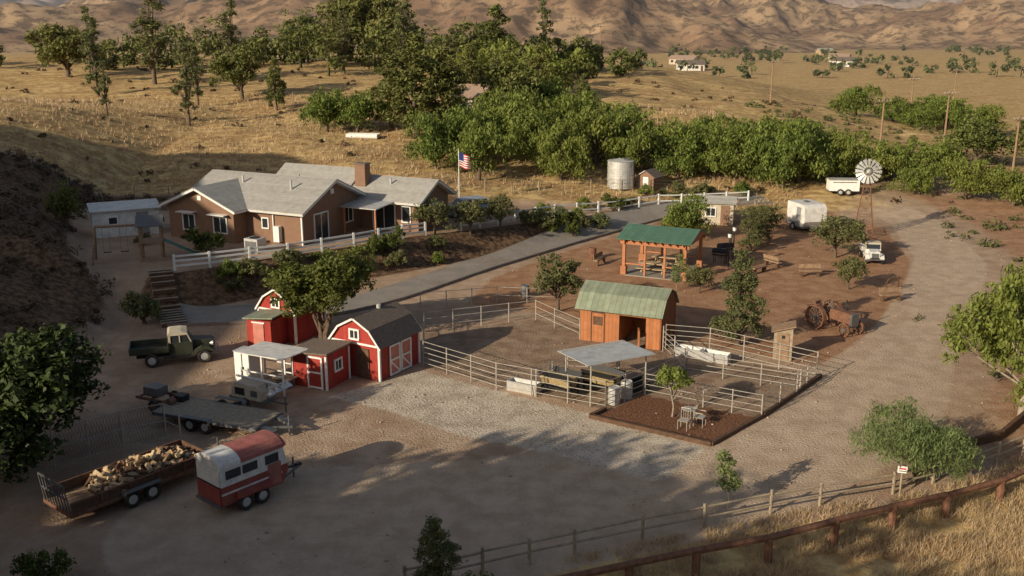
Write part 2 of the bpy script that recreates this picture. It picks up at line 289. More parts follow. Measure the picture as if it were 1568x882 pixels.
# ---------------------------------------------------------------- asset builder
class A:
    def __init__(s,name,x,y,rot=0,z=None,single=False):
        s.name=name; s.loc=(x,y,H(x,y) if z is None else z); s.rot=math.radians(rot); s.P={}; s.single=single
    def add(s,p,m,V,F):
        e=s.P.setdefault((p,m),[[],[]]); o=len(e[0]); e[0]+= [tuple(v) for v in V]; e[1]+=[tuple(i+o for i in f) for f in F]
    def box(s,p,m,c,d,r=None):
        V=[Vector((sx*d[0]/2,sy*d[1]/2,sz*d[2]/2)) for sx in(-1,1) for sy in(-1,1) for sz in(-1,1)]
        if r: e=Euler([math.radians(a) for a in r]).to_matrix(); V=[e@v for v in V]
        c=Vector(c); s.add(p,m,[v+c for v in V],[(0,1,3,2),(4,6,7,5),(0,4,5,1),(2,3,7,6),(0,2,6,4),(1,5,7,3)])
    def cyl(s,p,m,a,b,r0,r1=None,n=10):
        r1=r0 if r1 is None else r1; a=Vector(a);b=Vector(b);d=(b-a).normalized(); u=d.orthogonal().normalized(); w=d.cross(u)
        V=[];
        for q,r in((a,r0),(b,r1)): V+=[q+u*(r*math.cos(2*math.pi*k/n))+w*(r*math.sin(2*math.pi*k/n)) for k in range(n)]
        s.add(p,m,V,[(k,(k+1)%n,n+(k+1)%n,n+k) for k in range(n)]+[tuple(range(n)),tuple(range(n,2*n))])
    def lathe(s,p,m,c,ax,prof,n=16):
        ax=Vector(ax).normalized();u=ax.orthogonal().normalized();w=ax.cross(u);c=Vector(c);V=[]
        for o,r in prof: V+=[c+ax*o+u*(r*math.cos(2*math.pi*k/n))+w*(r*math.sin(2*math.pi*k/n)) for k in range(n)]
        F=[(i*n+k,i*n+(k+1)%n,(i+1)*n+(k+1)%n,(i+1)*n+k) for i in range(len(prof)-1) for k in range(n)]; s.add(p,m,V,F)
    def ext(s,p,m,prof,lo,hi,ax='x'):
        f={'x':lambda a,b,t:(t,a,b),'y':lambda a,b,t:(a,t,b),'z':lambda a,b,t:(a,b,t)}[ax]; n=len(prof)
        s.add(p,m,[f(a,b,lo) for a,b in prof]+[f(a,b,hi) for a,b in prof],[tuple(range(n)),tuple(range(n,2*n))]+[(k,(k+1)%n,n+(k+1)%n,n+k) for k in range(n)])
    def slab(s,p,m,a,b,lo,hi,t,ax='x'):
        dx,dz=b[0]-a[0],b[1]-a[1];l=math.hypot(dx,dz); nx,nz=-dz/l*t,dx/l*t
        if nz<0: nx,nz=-nx,-nz
        s.ext(p,m,[a,b,(b[0]+nx,b[1]+nz),(a[0]+nx,a[1]+nz)],lo,hi,ax)
    def wheel(s,c,ax,r,w,hub='hub'):
        s.lathe('tyres','tyre',c,ax,[(-w*.3,r*.55),(-w*.5,r*.7),(-w*.5,r*.92),(-w*.3,r),(w*.3,r),(w*.5,r*.92),(w*.5,r*.7),(w*.3,r*.55)])
        s.lathe('wheel_hubs',hub,c,ax,[(-w*.34,0.001),(-w*.34,r*.3),(-w*.3,r*.58),(w*.3,r*.58),(w*.34,r*.3),(w*.34,0.001)])
    def win(s,c,w,h,ax,sg,mull=1,awn=False):
        f=.09
        def b(p,m,u,v,du,dv,dep,o):
            if ax=='x': s.box(p,m,(c[0]+sg*o,c[1]+u,c[2]+v),(dep,du,dv))
            else: s.box(p,m,(c[0]+u,c[1]+sg*o,c[2]+v),(du,dep,dv))
        b('window_glass','glass',0,0,w,h,.04,.01)
        b('window_frames','white',0,h/2+f/2,w+2*f,f,.1,.03); b('window_frames','white',0,-h/2-f/2,w+2*f,f,.12,.04); b('window_frames','white',-w/2-f/2,0,f,h,.1,.03); b('window_frames','white',w/2+f/2,0,f,h,.1,.03)
        for i in range(mull): b('window_frames','white',-w/2+w*(i+1)/(mull+1),0,.05,h,.07,.025)
        if awn: b('awnings','white',0,h/2+.25,w+.5,.06,.6,.3)
    def done(s):
        if s.single or len(s.P)==1:
            me=bpy.data.meshes.new(s.name);V=[];F=[];mi=[];names=[]
            for (p,m),(v,f) in s.P.items():
                if m not in names: names.append(m); me.materials.append(M[m])
                o=len(V);V+=v;F+=[tuple(i+o for i in q) for q in f];mi+=[names.index(m)]*len(f)
            me.from_pydata(V,[],F);me.polygons.foreach_set('material_index',mi);me.update()
            o=bpy.data.objects.new(s.name,me);o.location=s.loc;o.rotation_euler=(0,0,s.rot);return link(o)
        e=bpy.data.objects.new(s.name,None);e.location=s.loc;e.rotation_euler=(0,0,s.rot);link(e)
        for (p,m),(v,f) in s.P.items():
            me=bpy.data.meshes.new(p);me.from_pydata(v,[],f);me.materials.append(M[m]);me.update();o=bpy.data.objects.new(p,me);o.parent=e;link(o)
        return e
def resample(P,step):
    P=[np.array(p,float) for p in P];out=[]
    for a,b in zip(P[:-1],P[1:]):
        n=max(1,round(np.linalg.norm(b-a)/step)); out+=[a+(b-a)*i/n for i in range(n)]
    out.append(P[-1]);return out
def fence(name,P,step,ph,rails,mpost,mrail,pw=.06,rr=.03,square=False,rh=.14,zo=0,jit=0):
    a=A(name,0,0,0,0); pts=resample(P,step); Z=[H(*p)+zo for p in pts]
    for i,(p,z) in enumerate(zip(pts,Z)):
        j=random.uniform(-jit,jit)
        if square: a.box('posts',mpost,(p[0],p[1],z+ph/2-.1),(pw*2,pw*2,ph+.2),(0,0,30))
        else: a.cyl('posts',mpost,(p[0],p[1],z-.2),(p[0]+j*.3,p[1],z+ph+j),pw,n=7)
    for i in range(len(pts)-1):
        p,q=pts[i],pts[i+1]
        for h in rails:
            j1,j2=random.uniform(-jit,jit)*.5,random.uniform(-jit,jit)*.5
            if square:
                d=q-p;l=np.linalg.norm(d);ang=math.degrees(math.atan2(d[1],d[0]));sl=-math.degrees(math.atan2(Z[i+1]-Z[i],l))
                a.box('rails',mrail,((p[0]+q[0])/2,(p[1]+q[1])/2,(Z[i]+Z[i+1])/2+h),(l-.02,.05,rh),(0,sl,ang))
            else: a.cyl('rails',mrail,(p[0],p[1],Z[i]+h+j1),(q[0],q[1],Z[i+1]+h+j2),rr,n=6)
    return a
# ---------------------------------------------------------------- driveway
DW=[(-21.5,60.0),(-15,60.9),(-11.5,62.2),(-8.6,65),(-2.9,73.6),(4.4,83),(13.5,94),(20,98.2),(26,100)]
dp=resample(DW,.6)
for _ in range(12): dp=[dp[0]]+[(dp[i-1]+2*dp[i]+dp[i+1])/4 for i in range(1,len(dp)-1)]+[dp[-1]]
V=[];Qd=[];a=A('kerb',0,0,0,0)
prev=None
for i,p in enumerate(dp):
    d=dp[min(i+1,len(dp)-1)]-dp[max(i-1,0)];d/=np.linalg.norm(d);nrm=np.array([-d[1],d[0]])
    w=1.55+.5*(1-ss(-14,-9,p[0]))
    for k in np.linspace(-w,w,7): q=p+nrm*k; V.append((q[0],q[1],H(*q)+.08))
    e=p-nrm*(w+.1); cur=(e,H(*e),math.degrees(math.atan2(d[1],d[0])))
    if prev: m=(prev[0]+e)/2; a.box('kerb','kerb',(m[0],m[1],cur[1]+.05),(np.linalg.norm(e-prev[0])+.02,.16,.3),(0,0,cur[2]))
    prev=cur
for i in range(len(dp)-1):
    for k in range(6): b=i*7+k; Qd.append((b,b+1,b+8,b+7))
obj('driveway',npmesh('driveway',V,Qd,[M['concrete']],smooth=True)); a.done()
# ---------------------------------------------------------------- ranch house
h=A('ranch_house',-15.8,72.7,-25,1.8)
def gabx(x0,x1,y0,y1,ze,zr,ov=.55,ends=(1,1)):
    ym=(y0+y1)/2; sl=(zr-ze)/(ym-y0)
    h.ext('walls','stucco',[(y0,-.3),(y1,-.3),(y1,ze),(ym,zr),(y0,ze)],x0,x1,'x')
    lo,hi=x0-ov*ends[0],x1+ov*ends[1]
    for sg in(-1,1):
        e=(ym+sg*(ym-y0+ov),ze-sl*ov)
        h.slab('fascia','white',(e[0],e[1]+.02),(ym,zr+.02),lo,hi,.16,'x'); h.slab('roof','roofgrey',(e[0]+sg*.03,e[1]+.19),(ym,zr+.2),lo-.03,hi+.03,.05,'x')
def gaby(x0,x1,y0,y1,ze,zr,ov=.55):
    xm=(x0+x1)/2; sl=(zr-ze)/(xm-x0)
    h.ext('walls','stucco',[(x0,-.3),(x1,-.3),(x1,ze),(xm,zr),(x0,ze)],y0,y1,'y')
    for sg in(-1,1):
        e=(xm+sg*(xm-x0+ov),ze-sl*ov)
        h.slab('fascia','white',(e[0],e[1]+.02),(xm,zr+.02),y0-ov,y1,.16,'y'); h.slab('roof','roofgrey',(e[0]+sg*.03,e[1]+.19),(xm,zr+.2),y0-ov-.03,y1,.05,'y')
gabx(-11.2,0,0,8,2.6,4.35); gaby(-11.6,-5.2,-1.5,4,2.6,3.95); gabx(-4,5.4,8.03,13,2.5,3.75,ends=(0,1)); gabx(-9,-2,8.05,13.5,2.6,4.2)
h.win((-9.6,-1.5,1.35),1.1,1.15,'y',-1,1,True); h.win((-6.5,-1.5,1.35),1.2,1.15,'y',-1,1,True)
h.box('vent','white',(-8.4,-1.52,3.3),(.35,.08,.35)); h.box('vent','white',(.03,4,3.6),(.08,.4,.4))
h.win((0,2.4,1.1),1.7,2.0,'x',1,1); h.win((0,6.1,1.45),1.1,1.2,'x',1,1); h.win((-3.4,0,1.5),.5,.7,'y',-1,0)
h.win((2.2,8.03,1.1),2.0,2.0,'y',-1,1); h.win((4.3,8.03,1.4),.7,1.2,'y',-1,0); h.win((5.4,10.6,1.4),1.2,1.1,'x',1,1)
h.box('corner_trim','white',(0.02,-.02,1.2),(.12,.12,2.5))
h.box('chimney','stucco',(-.6,9.3,4.1),(1.0,.8,1.9)); h.box('chimney_cap','darkroof',(-.6,9.3,5.08),(1.15,.95,.1))
h.box('utility_box','white',(-2.1,-.25,.8),(.5,.4,1.2)); h.box('downpipe','white',(-2.6,-.08,1.3),(.08,.1,2.4))
h.box('patio_roof','galv',(1.8,6.3,2.35),(3.4,3.0,.08),(4,0,0))
for px,py in((.4,5),(3.3,5)): h.box('patio_posts','redwood',(px,py,1.1),(.12,.12,2.3))
for px,py in((-4,5.2),(-7.5,2.6),(-2.5,2.2),(2,9.5)): h.cyl('roof_vents','galv',(px,py,3.2),(px,py,4.55 if py<8 else 4.0),.09,n=8)
h.done()
a=A('air_conditioner',-18.9,70.8,-25,1.8)
a.box('casing','galv',(0,0,.55),(1.2,1.0,1.0)); a.cyl('fan_ring','black',(0,0,1.05),(0,0,1.09),.38,n=18); a.box('louvres','steel',(0,-.51,.5),(1.0,.03,.75)); a.box('base','concrete',(0,0,.03),(1.4,1.2,.1)); a.done()
a=A('garden_shed',-31,77.6,26)
a.box('walls','twhite',(0,0,1),(5,2.6,2.1)); a.slab('roof','galv',(-1.5,2.05),(1.5,2.3),-2.65,2.65,.08,'x'); a.box('door','screen',(1.2,-1.32,.95),(.9,.05,1.8)); a.win((-1,-1.3,1.3),.6,.5,'y',-1,0); a.done()
a=A('playset',-25.6,68.4,15)
for px in(-.6,.6):
    for py in(-.6,.6): a.box('posts','wood',(px,py,1.15),(.12,.12,2.3))
a.box('deck','wood',(0,0,1.2),(1.4,1.4,.08)); a.slab('roof','steel',(-.85,2.2),(0,2.75),-.8,.8,.04,'x'); a.slab('roof','steel',(.85,2.2),(0,2.75),-.8,.8,.04,'x')
a.slab('slide','tarp',(.7,1.2),(2.6,.15),-.3,.3,.06,'y'); a.cyl('swing_beam','wood',(-3.2,0,2.2),(-.6,0,2.2),.08)
for sy in(-.8,.8): a.cyl('swing_legs','wood',(-3.2,0,2.2),(-3.4,sy,0),.07)
for sx in(-2.6,-1.6):
    a.box('swing_seats','black',(sx,0,.6),(.45,.2,.04)); [a.cyl('chains','steel',(sx+k,0,.6),(sx+k,0,2.2),.012,n=4) for k in(-.2,.2)]
for k in range(5): a.box('ladder','wood',(-.75,.0,.2+k*.22),(.05,.5,.05))
e=a.done(); e.scale=(1.15,1.15,1.15)
a=A('garden_steps',0,0,0,0)
for i in range(13):
    u=i/12; px=-20.9-2.9*u; py=58.2+6.3*u; zz=max(.06,H(px,py)); a.box('treads','greywood',(px,py,zz+.08),(1.5,.28,.2),(0,0,24)); a.box('edges','darkwood',(px+.1,py-.16,zz+.06),(1.5,.06,.24),(0,0,24))
a.done()
fence('white_rail_fence',[(-22.9,64.9),(-20.8,65.9),(-16.1,69.0),(-11.9,72.4),(-6.9,76.8)],2.4,1.15,[.35,.7,1.02],'white','white',.07,square=True,rh=.13).done()
fence('white_rail_fence',[(-4.2,79.6),(0.3,84.4),(3.9,88.2),(14.4,95.6),(24,98.9)],2.4,1.1,[.4,.95],'white','white',.07,square=True,rh=.11).done()
fence('wire_fence',[(-44,90),(-36,93),(-20,94),(-8,97),(0,96),(8,99),(20,101.5)],3,1.3,[.5,.9,1.25],'greywood','steel',.05,.012).done()
# ---------------------------------------------------------------- red barns
def gambrel(name,x,y,rot,W,Lh,e,k,pk,sidedoor=True):
    b=A(name,x,y,rot); m=W/2; prof=[(0,0),(W,0),(W,e),(W-.18*W,k),(m,pk),(.18*W,k),(0,e)]
    b.ext('walls','red',prof,0,Lh,'y')
    o=.14
    for p,q in(((-.12,e-.12),(.18*W,k)),((.18*W-.02,k),(m,pk)),((W+.12,e-.12),(W-.18*W,k)),((W-.18*W+.02,k),(m,pk))):
        b.slab('roof','darkroof',(p[0],p[1]+.05),(q[0],q[1]+.05),-o,Lh+o,.07,'y'); b.slab('roof_trim','white',p,q,-o-.02,-o+.06,.1,'y'); b.slab('roof_trim','white',p,q,Lh+o-.05,Lh+o+.02,.1,'y')
    for cx,cy in((0,0),(W,0),(W,Lh),(0,Lh)): b.box('corner_boards','white',(cx,cy,e/2),(.12,.12,e))
    b.box('band','white',(m,-.03,e+.02),(W,.05,.1))
    b.win((m,0,(e+k)/2+.12),.5,.42,'y',-1,1)
    if sidedoor:
        for s in(-1,1):
            cy=Lh*.5+s*.5; b.box('doors','doorpink',(W+.03,cy,.88),(.05,.9,1.6)); 
            for dz in(.1,.9,1.68): b.box('door_trim','white',(W+.07,cy,dz),(.04,.9,.09))
            for dy in(-.42,.42): b.box('door_trim','white',(W+.075,cy+dy,.88),(.04,.09,1.6))
            b.box('door_trim','white',(W+.068,cy,.5),(.03,.07,1.1),(47,0,0))
        b.box('gable_door','darkwood',(m+.5,-.04,.85),(.85,.06,1.6))
    else:
        b.box('gable_door','red',(m,-.04,.85),(.9,.05,1.65)); [b.box('door_trim','white',(m+d,-.08,.85),(.08,.04,1.7)) for d in(-.45,.45)]; b.box('door_trim','white',(m,-.08,1.68),(.9,.04,.08))
    b.cyl('roof_vent','galv',(m,Lh*.6,pk),(m,Lh*.6,pk+.3),.12); b.done()
gambrel('red_barn',-9.6,49.9,-30,3.15,3.5,1.85,2.6,3.15)
gambrel('red_barn',-15.0,56.0,-30,2.8,2.6,1.8,2.5,3.05,False)
b=A('red_shed',-11.3,47.9,-25); b.ext('walls','red',[(0,0),(2.1,0),(2.1,1.9),(0,1.75)],0,2.0,'y'); b.slab('roof','darkroof',(-.2,1.76),(2.3,1.94),-.2,2.2,.09,'y')
b.box('door','red',(1.45,-.04,.85),(.75,.06,1.6)); [b.box('door_trim','white',(1.45+d,-.06,.87),(.09,.08,1.72)) for d in(-.42,.42)]; [b.box('door_trim','white',(1.45,-.06,z_),(.76,.08,.09)) for z_ in(.1,.9,1.7)]
[b.box('corner_boards','white',(cx,cy,.9),(.1,.1,1.8)) for cx,cy in((0,0),(2.1,0),(2.1,2))]; b.win((2.1,1,1.1),.5,.5,'x',1,1); b.done()
b=A('lean_to_shed',-15.2,53.9,-20); b.box('walls','red',(.8,.8,.85),(1.6,1.6,1.7)); b.slab('roof','greenroof',(-.2,1.72),(1.8,1.9),-.1,1.8,.08,'y'); b.box('door','doorpink',(.8,-.03,.8),(.7,.05,1.5)); b.box('door_trim','white',(.8,-.04,1.6),(.85,.07,.08)); b.done()
b=A('shade_shelter',-12.2,47.6,-25)
for px in(-1.3,0,1.3):
    for py in(-.9,.9): b.box('posts','white',(px,py,.95),(.08,.08,1.9))
b.slab('roof','twhite',(-1.15,1.98),(1.15,1.86),-1.5,1.5,.05,'x')
for z_ in(.5,1.0): b.box('rails','white',(0,-.9,z_),(2.6,.05,.06)); b.box('rails','white',(0,.9,z_),(2.6,.05,.06))
b.box('bench','greywood',(.5,.2,.5),(1.1,.6,.06)); b.box('feed_bins','steel',(.5,.2,.25),(.8,.45,.45)); b.done()
b=A('white_storage_cabinet',-13.7,48.2,-25); b.box('body','white',(0,0,.9),(1.0,.8,1.7)); b.box('door_split','steel',(0,-.41,.9),(.02,.02,1.6)); b.box('handle','black',(.08,-.43,.9),(.03,.05,.2)); b.box('feet','black',(0,0,.03),(.9,.7,.08)); b.box('top_cap','galv',(0,0,1.78),(1.06,.86,.06)); b.done()
# ---------------------------------------------------------------- stable
b=A('wooden_stable',4.0,55.4,-24); W=4.9;D=3.2
prof=[(0,0),(D,0),(D,2.05),(D-.55,2.75),(D/2,3.15),(.55,2.75),(0,2.05)]
b.ext('end_wall','orangeshaded',prof,W-.1,W,'x'); b.ext('left_wall','orange',prof,0,.1,'x'); b.box('back_wall','orange',(W/2,D-.05,1.02),(W-.2,.1,2.05))
b.box('front_wall','orange',(1.25,.05,1.02),(2.3,.1,2.05)); b.box('front_wall','orange',(4.4,.05,1.02),(.8,.1,2.05)); b.box('front_wall','orange',(3.2,.05,1.92),(1.6,.1,.26)); b.box('divider','orange',(2.35,1.6,1.02),(.08,3,2.0)); b.box('half_door','orange',(3.65,-.2,.6),(.08,.7,1.1),(0,0,20))
b.box('door_outline','darkwood',(1.1,-.02,1.8),(.8,.03,.06)); b.box('window','darkwood',(1.1,-.02,1.3),(.55,.04,.5)); [b.box('door_outline','darkwood',(1.1+d,-.02,.9),(.05,.03,1.8)) for d in(-.4,.4)]
for p,q in(((-.25,1.93),(.55,2.78)),((.53,2.78),(D/2,3.2)),((D+.25,1.93),(D-.55,2.78)),((D-.53,2.78),(D/2,3.2))): b.slab('roof','greenroof',p,q,-.25,W+.12,.05,'x')
b.done()
b=A('gazebo',8.3,71.0,-25)
for px in(0,4.6):
    for py in(0,4.4): b.box('posts','redwood',(px,py,1.25),(.22,.22,2.5)); b.box('post_bases','redwood',(px,py,.35),(.4,.4,.7))
for px in(1.6,3.1): b.box('posts','redwood',(px,0,1.25),(.14,.14,2.5)); b.box('posts','redwood',(px,4.4,1.25),(.14,.14,2.5))
for py in(0,4.4): b.box('beams','redwood',(2.3,py,2.5),(5.2,.16,.25))
for px in(0,4.6): b.box('beams','redwood',(px,2.2,2.52),(.16,4.9,.22))
for i in range(9): b.box('rafters','redwood',(.1+i*.55,2.2,2.68),(.08,5.3,.12))
b.slab('roof','greenroof2',(-.5,2.78),(2.2,3.4),-.5,5.1,.06,'x'); b.slab('roof','greenroof2',(4.9,2.78),(2.2,3.4),-.5,5.1,.06,'x'); b.ext('gable_ends','redwood',[(-.3,2.78),(4.7,2.78),(2.2,3.34)],-.35,-.25,'x'); b.ext('gable_ends','redwood',[(-.3,2.78),(4.7,2.78),(2.2,3.34)],4.85,4.95,'x')
for s in(0,4.4): b.box('low_rails','redwood',(.8,s,.9),(1.5,.08,.1)); b.box('low_rails','redwood',(3.85,s,.9),(1.5,.08,.1))
b.box('patio','concrete',(2.3,2.2,.03),(5,4.8,.12)); b.done()
def picnic(x,y,r):
    b=A('picnic_table',x,y,r); b.box('table_top','tan',(0,0,.75),(2.2,.8,.06)); b.box('seats','tan',(0,.75,.45),(2.2,.28,.05)); b.box('seats','tan',(0,-.75,.45),(2.2,.28,.05))
    for px in(-.8,.8): b.box('legs','tan',(px,.35,.38),(.08,.09,.85),(28,0,0)); b.box('legs','tan',(px,-.35,.38),(.08,.09,.85),(-28,0,0)); b.box('legs','tan',(px,0,.43),(.07,1.6,.08))
    b.done()
picnic(10.6,71.6,-25); picnic(11.9,73.6,-25)
b=A('outhouse',15.1,52.2,-15); b.ext('walls','greywood',[(-.5,0),(.5,0),(.5,1.9),(-.5,1.6)],-.5,.5,'y'); b.slab('roof','wood',(-.65,1.6),(.65,1.98),-.65,.65,.06,'y'); b.box('door','wood',(0,-.52,.8),(.65,.04,1.5)); b.box('door_vent','black',(0,-.545,1.35),(.18,.02,.18)); b.done()
# ---------------------------------------------------------------- corral
RP=[.25,.55,.85,1.15,1.45]
def corral(P,name='corral_fence',st=1.9,hh=1.5,rl_=RP): fence(name,P,st,hh,rl_,'pipe','pipe',.033,.018).done()
corral([(-4.8,50.6),(-.8,47.1),(4.5,44.4)]); corral([(4.5,44.4),(6.6,46.4)]); corral([(6.6,46.4),(9.3,44.8),(11.8,43.4),(14.3,46.4),(16,48.8)],hh=1.2,rl_=[.3,.6,.9,1.15]); corral([(16,48.8),(11.2,53),(8.8,53.7)]); corral([(4,55.4),(2.6,57.6),(1.5,59.5),(-5.3,56.8),(-4.8,50.6)],hh=1.3,rl_=[.4,.85,1.25]); corral([(6.6,46.4),(9.3,49.6),(8.6,53.3)],rl_=[.3,.6,.9,1.2]); corral([(1.2,46.1),(2.9,48.4),(5.4,47.9)])
corral([(9.3,49.6),(14.6,46.9)],hh=1.2,rl_=[.3,.6,.9,1.15])
corral([(-6,62),(-1,63.5),(3,63)],hh=1.1,rl_=[.5,1.05])
b=A('shade_canopy',4.7,46.7,27)
for px in(-1.6,1.6):
    for py in(-1.2,1.2): b.cyl('posts','pipe',(px,py,0),(px,py,2.15),.04)
b.slab('roof','galv',(-1.5,2.2),(1.5,2.05),-1.95,1.95,.04,'x')
for py in(-1.2,1.2): b.cyl('frame','pipe',(-1.9,py,2.12),(1.9,py,2.12),.04)
b.done()
a=A('timber_edging',0,0,0,0)
for p,q in(((3.7,43.4),(8.8,40.2)),((8.8,40.2),(11.8,43.4)),((11.9,43.5),(16.3,49)),((3.7,43.4),(4.5,44.3))):
    p,q=np.array(p),np.array(q);d=q-p;a.box('sleepers','darkwood',((p[0]+q[0])/2,(p[1]+q[1])/2,.08),(np.linalg.norm(d),.18,.24),(0,0,math.degrees(math.atan2(d[1],d[0]))))
a.done()
a=A('timber_retaining_wall',0,0,0,0)
for p,q in(((19.2,39.6),(22.0,41.0)),((22.0,41.0),(24.5,43.6)),((24.5,43.6),(27.5,45.0))):
    p,q=np.array(p),np.array(q);d=q-p
    for k in(0,1): a.box('sleepers','darkwood',((p[0]+q[0])/2,(p[1]+q[1])/2,.1+k*.2),(np.linalg.norm(d)-.04*k,.2-.02*k,.19),(0,0,math.degrees(math.atan2(d[1],d[0]))))
a.done()
def trough(x,y,r,m='galv'):
    a=A('water_trough',x,y,r); a.ext('tub',m,[(-.35,.55),(-.28,0),(.28,0),(.35,.55),(.29,.55),(.23,.08),(-.23,.08),(-.29,.55)],-.8,.8,'x'); a.box('ends',m,(-.8,0,.28),(.04,.62,.55)); a.box('ends',m,(.8,0,.28),(.04,.62,.55)); a.done()
trough(.6,46.9,-30); trough(11.2,51.5,-30); trough(10,52.3,-30); trough(6.2,46.9,40,'black')
def barrel(x,y,m):
    a=A('barrel',x,y,0,single=True); a.lathe('b',m,(0,0,0),(0,0,1),[(0,.001),(0,.27),(.03,.29),(.28,.3),(.3,.315),(.32,.3),(.58,.3),(.6,.315),(.62,.3),(.87,.29),(.9,.27),(.88,.25),(.86,.001)]); a.done()
barrel(.9,64.6,'steel'); barrel(6.4,76.2,'rust'); barrel(5.7,46.0,'galv'); barrel(5.0,45.2,'galv')
def feeder(x,y,r):
    a=A('hay_feeder',x,y,r)
    for sy in(-.45,.45):
        for sx in(-.9,.9): a.box('legs','black',(sx,sy*.8,.45),(.07,.07,.9))
        a.slab('rack','black',(sy*.35,.4),(sy*1.2,1.15),-1.0,1.0,.04,'x')
    a.box('tray','black',(0,0,.38),(2.0,.9,.08)); a.ext('hay','hay',[(-.36,.5),(.36,.5),(.46,.85),(.2,.98),(-.25,.95),(-.45,.82)],-.9,.9,'x'); a.done()
feeder(4.6,46.9,-35); feeder(2.4,46.7,-40)
# ---------------------------------------------------------------- trailers and vehicles
b=A('horse_trailer',-11.5,34.2,49)
L_=2.75;W_=1.6
b.ext('lower_body','maroon',[(0,.42),(L_,.42),(L_+.28,.9),(L_+.28,1.18),(0,1.18)],-W_/2,W_/2,'y')
b.ext('upper_body','twhite',[(0,1.183),(L_+.27,1.183),(L_+.1,1.95),(0,1.95)],-W_/2+.01,W_/2-.01,'y')
rp=[(-W_/2-.03,1.93)]+[(-(W_/2+.03)*math.cos(a_),1.98+.38*math.sin(a_)) for a_ in np.linspace(.25,math.pi-.25,9)]+[(W_/2+.03,1.93)]
b.ext('roof','mred',rp,.9,L_+.1,'x'); b.ext('rear_roof','twhite',rp,-.04,.9,'x'); b.ext('roof','mred',[(p*.93,1.93+(q-1.93)*.75) for p,q in rp],L_+.1,L_+.26,'x')
b.ext('stripe','twhite',[(0,.85),(L_,.85),(L_,.93),(0,.93)],-W_/2-.012,W_/2+.012,'y')
for s in(-1,1):
    for wx in(.25,1.0): b.box('side_windows','glass',(wx+.3,s*(W_/2),1.62),(.65,.05,.34))
    b.box('side_windows','glass',(2.3,s*W_/2,1.62),(.6,.05,.36))
    b.ext('fenders','maroon',[(.55,.62),(.62,.82),(2.05,.82),(2.12,.62)],s*(W_/2)-.02 if s>0 else -W_/2-.26,s*(W_/2)+.26 if s>0 else -W_/2+.02,'y')
    b.box('escape_door','mred',(2.4,s*(W_/2+.01),.95),(.6,.03,.9))
    for wx in(.95,1.7): b.wheel((wx,s*(W_/2+.1),.33),(0,s,0),.33,.2)
    b.box('tail_lights','flagred',(-.02,s*.72,1.1),(.03,.1,.14))
b.box('rear_upper_panel','twhite',(-.03,0,1.55),(.04,1.5,.66)); b.box('rear_door','maroon',(-.04,0,.8),(.05,1.52,.7)); b.box('rear_gap','black',(-.035,0,1.19),(.04,1.5,.05)); b.box('rear_door','mred',(-.07,0,.8),(.02,.05,.7)); b.box('bumper','steel',(-.1,0,.42),(.1,1.6,.1))
for s in(-1,1): b.box('tongue','steel',(L_+.75,s*.28,.45),(1.3,.08,.1),(0,0,-s*22))
b.cyl('jack','steel',(L_+1.1,0,.02),(L_+1.1,0,.9),.04); b.box('jack_pad','black',(L_+1.35,0,.5),(.25,.15,.12)); b.done()
def flatbed(name,x,y,rot,Ln,Wd,deck,side=0,mside='steel',gate=False):
    b=A(name,x,y,rot); z0=.58
    b.box('deck',deck,(0,0,z0),(Ln,Wd,.05)); 
    for s in(-1,1): b.box('frame',mside,(0,s*(Wd/2+.03),z0-.05),(Ln,.07,.16))
    for i in range(7): b.box('crossbars','steel',(-Ln/2+.2+i*(Ln-.4)/6,0,z0-.12),(.08,Wd,.08))
    b.box('frame',mside,(-Ln/2-.03,0,z0-.05),(.06,Wd+.12,.16)); b.box('frame',mside,(Ln/2+.03,0,z0-.05),(.06,Wd+.12,.16))
    if side:
        for s in(-1,1):
            b.box('side_rails',mside,(0,s*(Wd/2+.03),z0+side),(Ln,.06,.06)); b.box('side_boards','darkwood',(0,s*(Wd/2),z0+side/2),(Ln,.04,side-.06))
            for i in range(6): b.box('stakes',mside,(-Ln/2+i*Ln/5,s*(Wd/2+.05),z0+side/2),(.05,.05,side))
        b.box('front_board','darkwood',(Ln/2,0,z0+side/2),(.05,Wd,side))
    if gate:
        b.box('ramp_gate','steel',(-Ln/2-.15,0,z0+1.15),(.05,Wd,.06),(0,-8,0)); b.box('ramp_gate','steel',(-Ln/2-.08,0,z0+.6),(.05,Wd,.05),(0,-8,0))
        for i in range(9): b.box('ramp_gate','steel',(-Ln/2-.09,-Wd/2+.03+i*(Wd-.06)/8,z0+.58),(.04,.05,1.2),(0,-7,0))
    for s in(-1,1):
        for wx in(-.42,.42): b.wheel((wx-.2,s*(Wd/2+.16),.34),(0,s,0),.34,.2)
        b.ext('fenders','steel',[(-1.05,.66),(-.95,.78),(.55,.78),(.65,.66),(.55,.74),(-.95,.74)],s*(Wd/2+.28)-.14,s*(Wd/2+.28)-.14+.25 if s>0 else s*(Wd/2+.28)+.14,'y')
        b.box('tongue','steel',(Ln/2+.65,s*.3,z0-.1),(1.4,.08,.1),(0,0,-s*24))
    b.cyl('jack','steel',(Ln/2+1.1,0,.02),(Ln/2+1.1,0,1.0),.04); return b
b=flatbed('utility_trailer',-15.1,35.7,51,5.9,1.95,'wood',.42,'rust',True)
rr=R0(5)
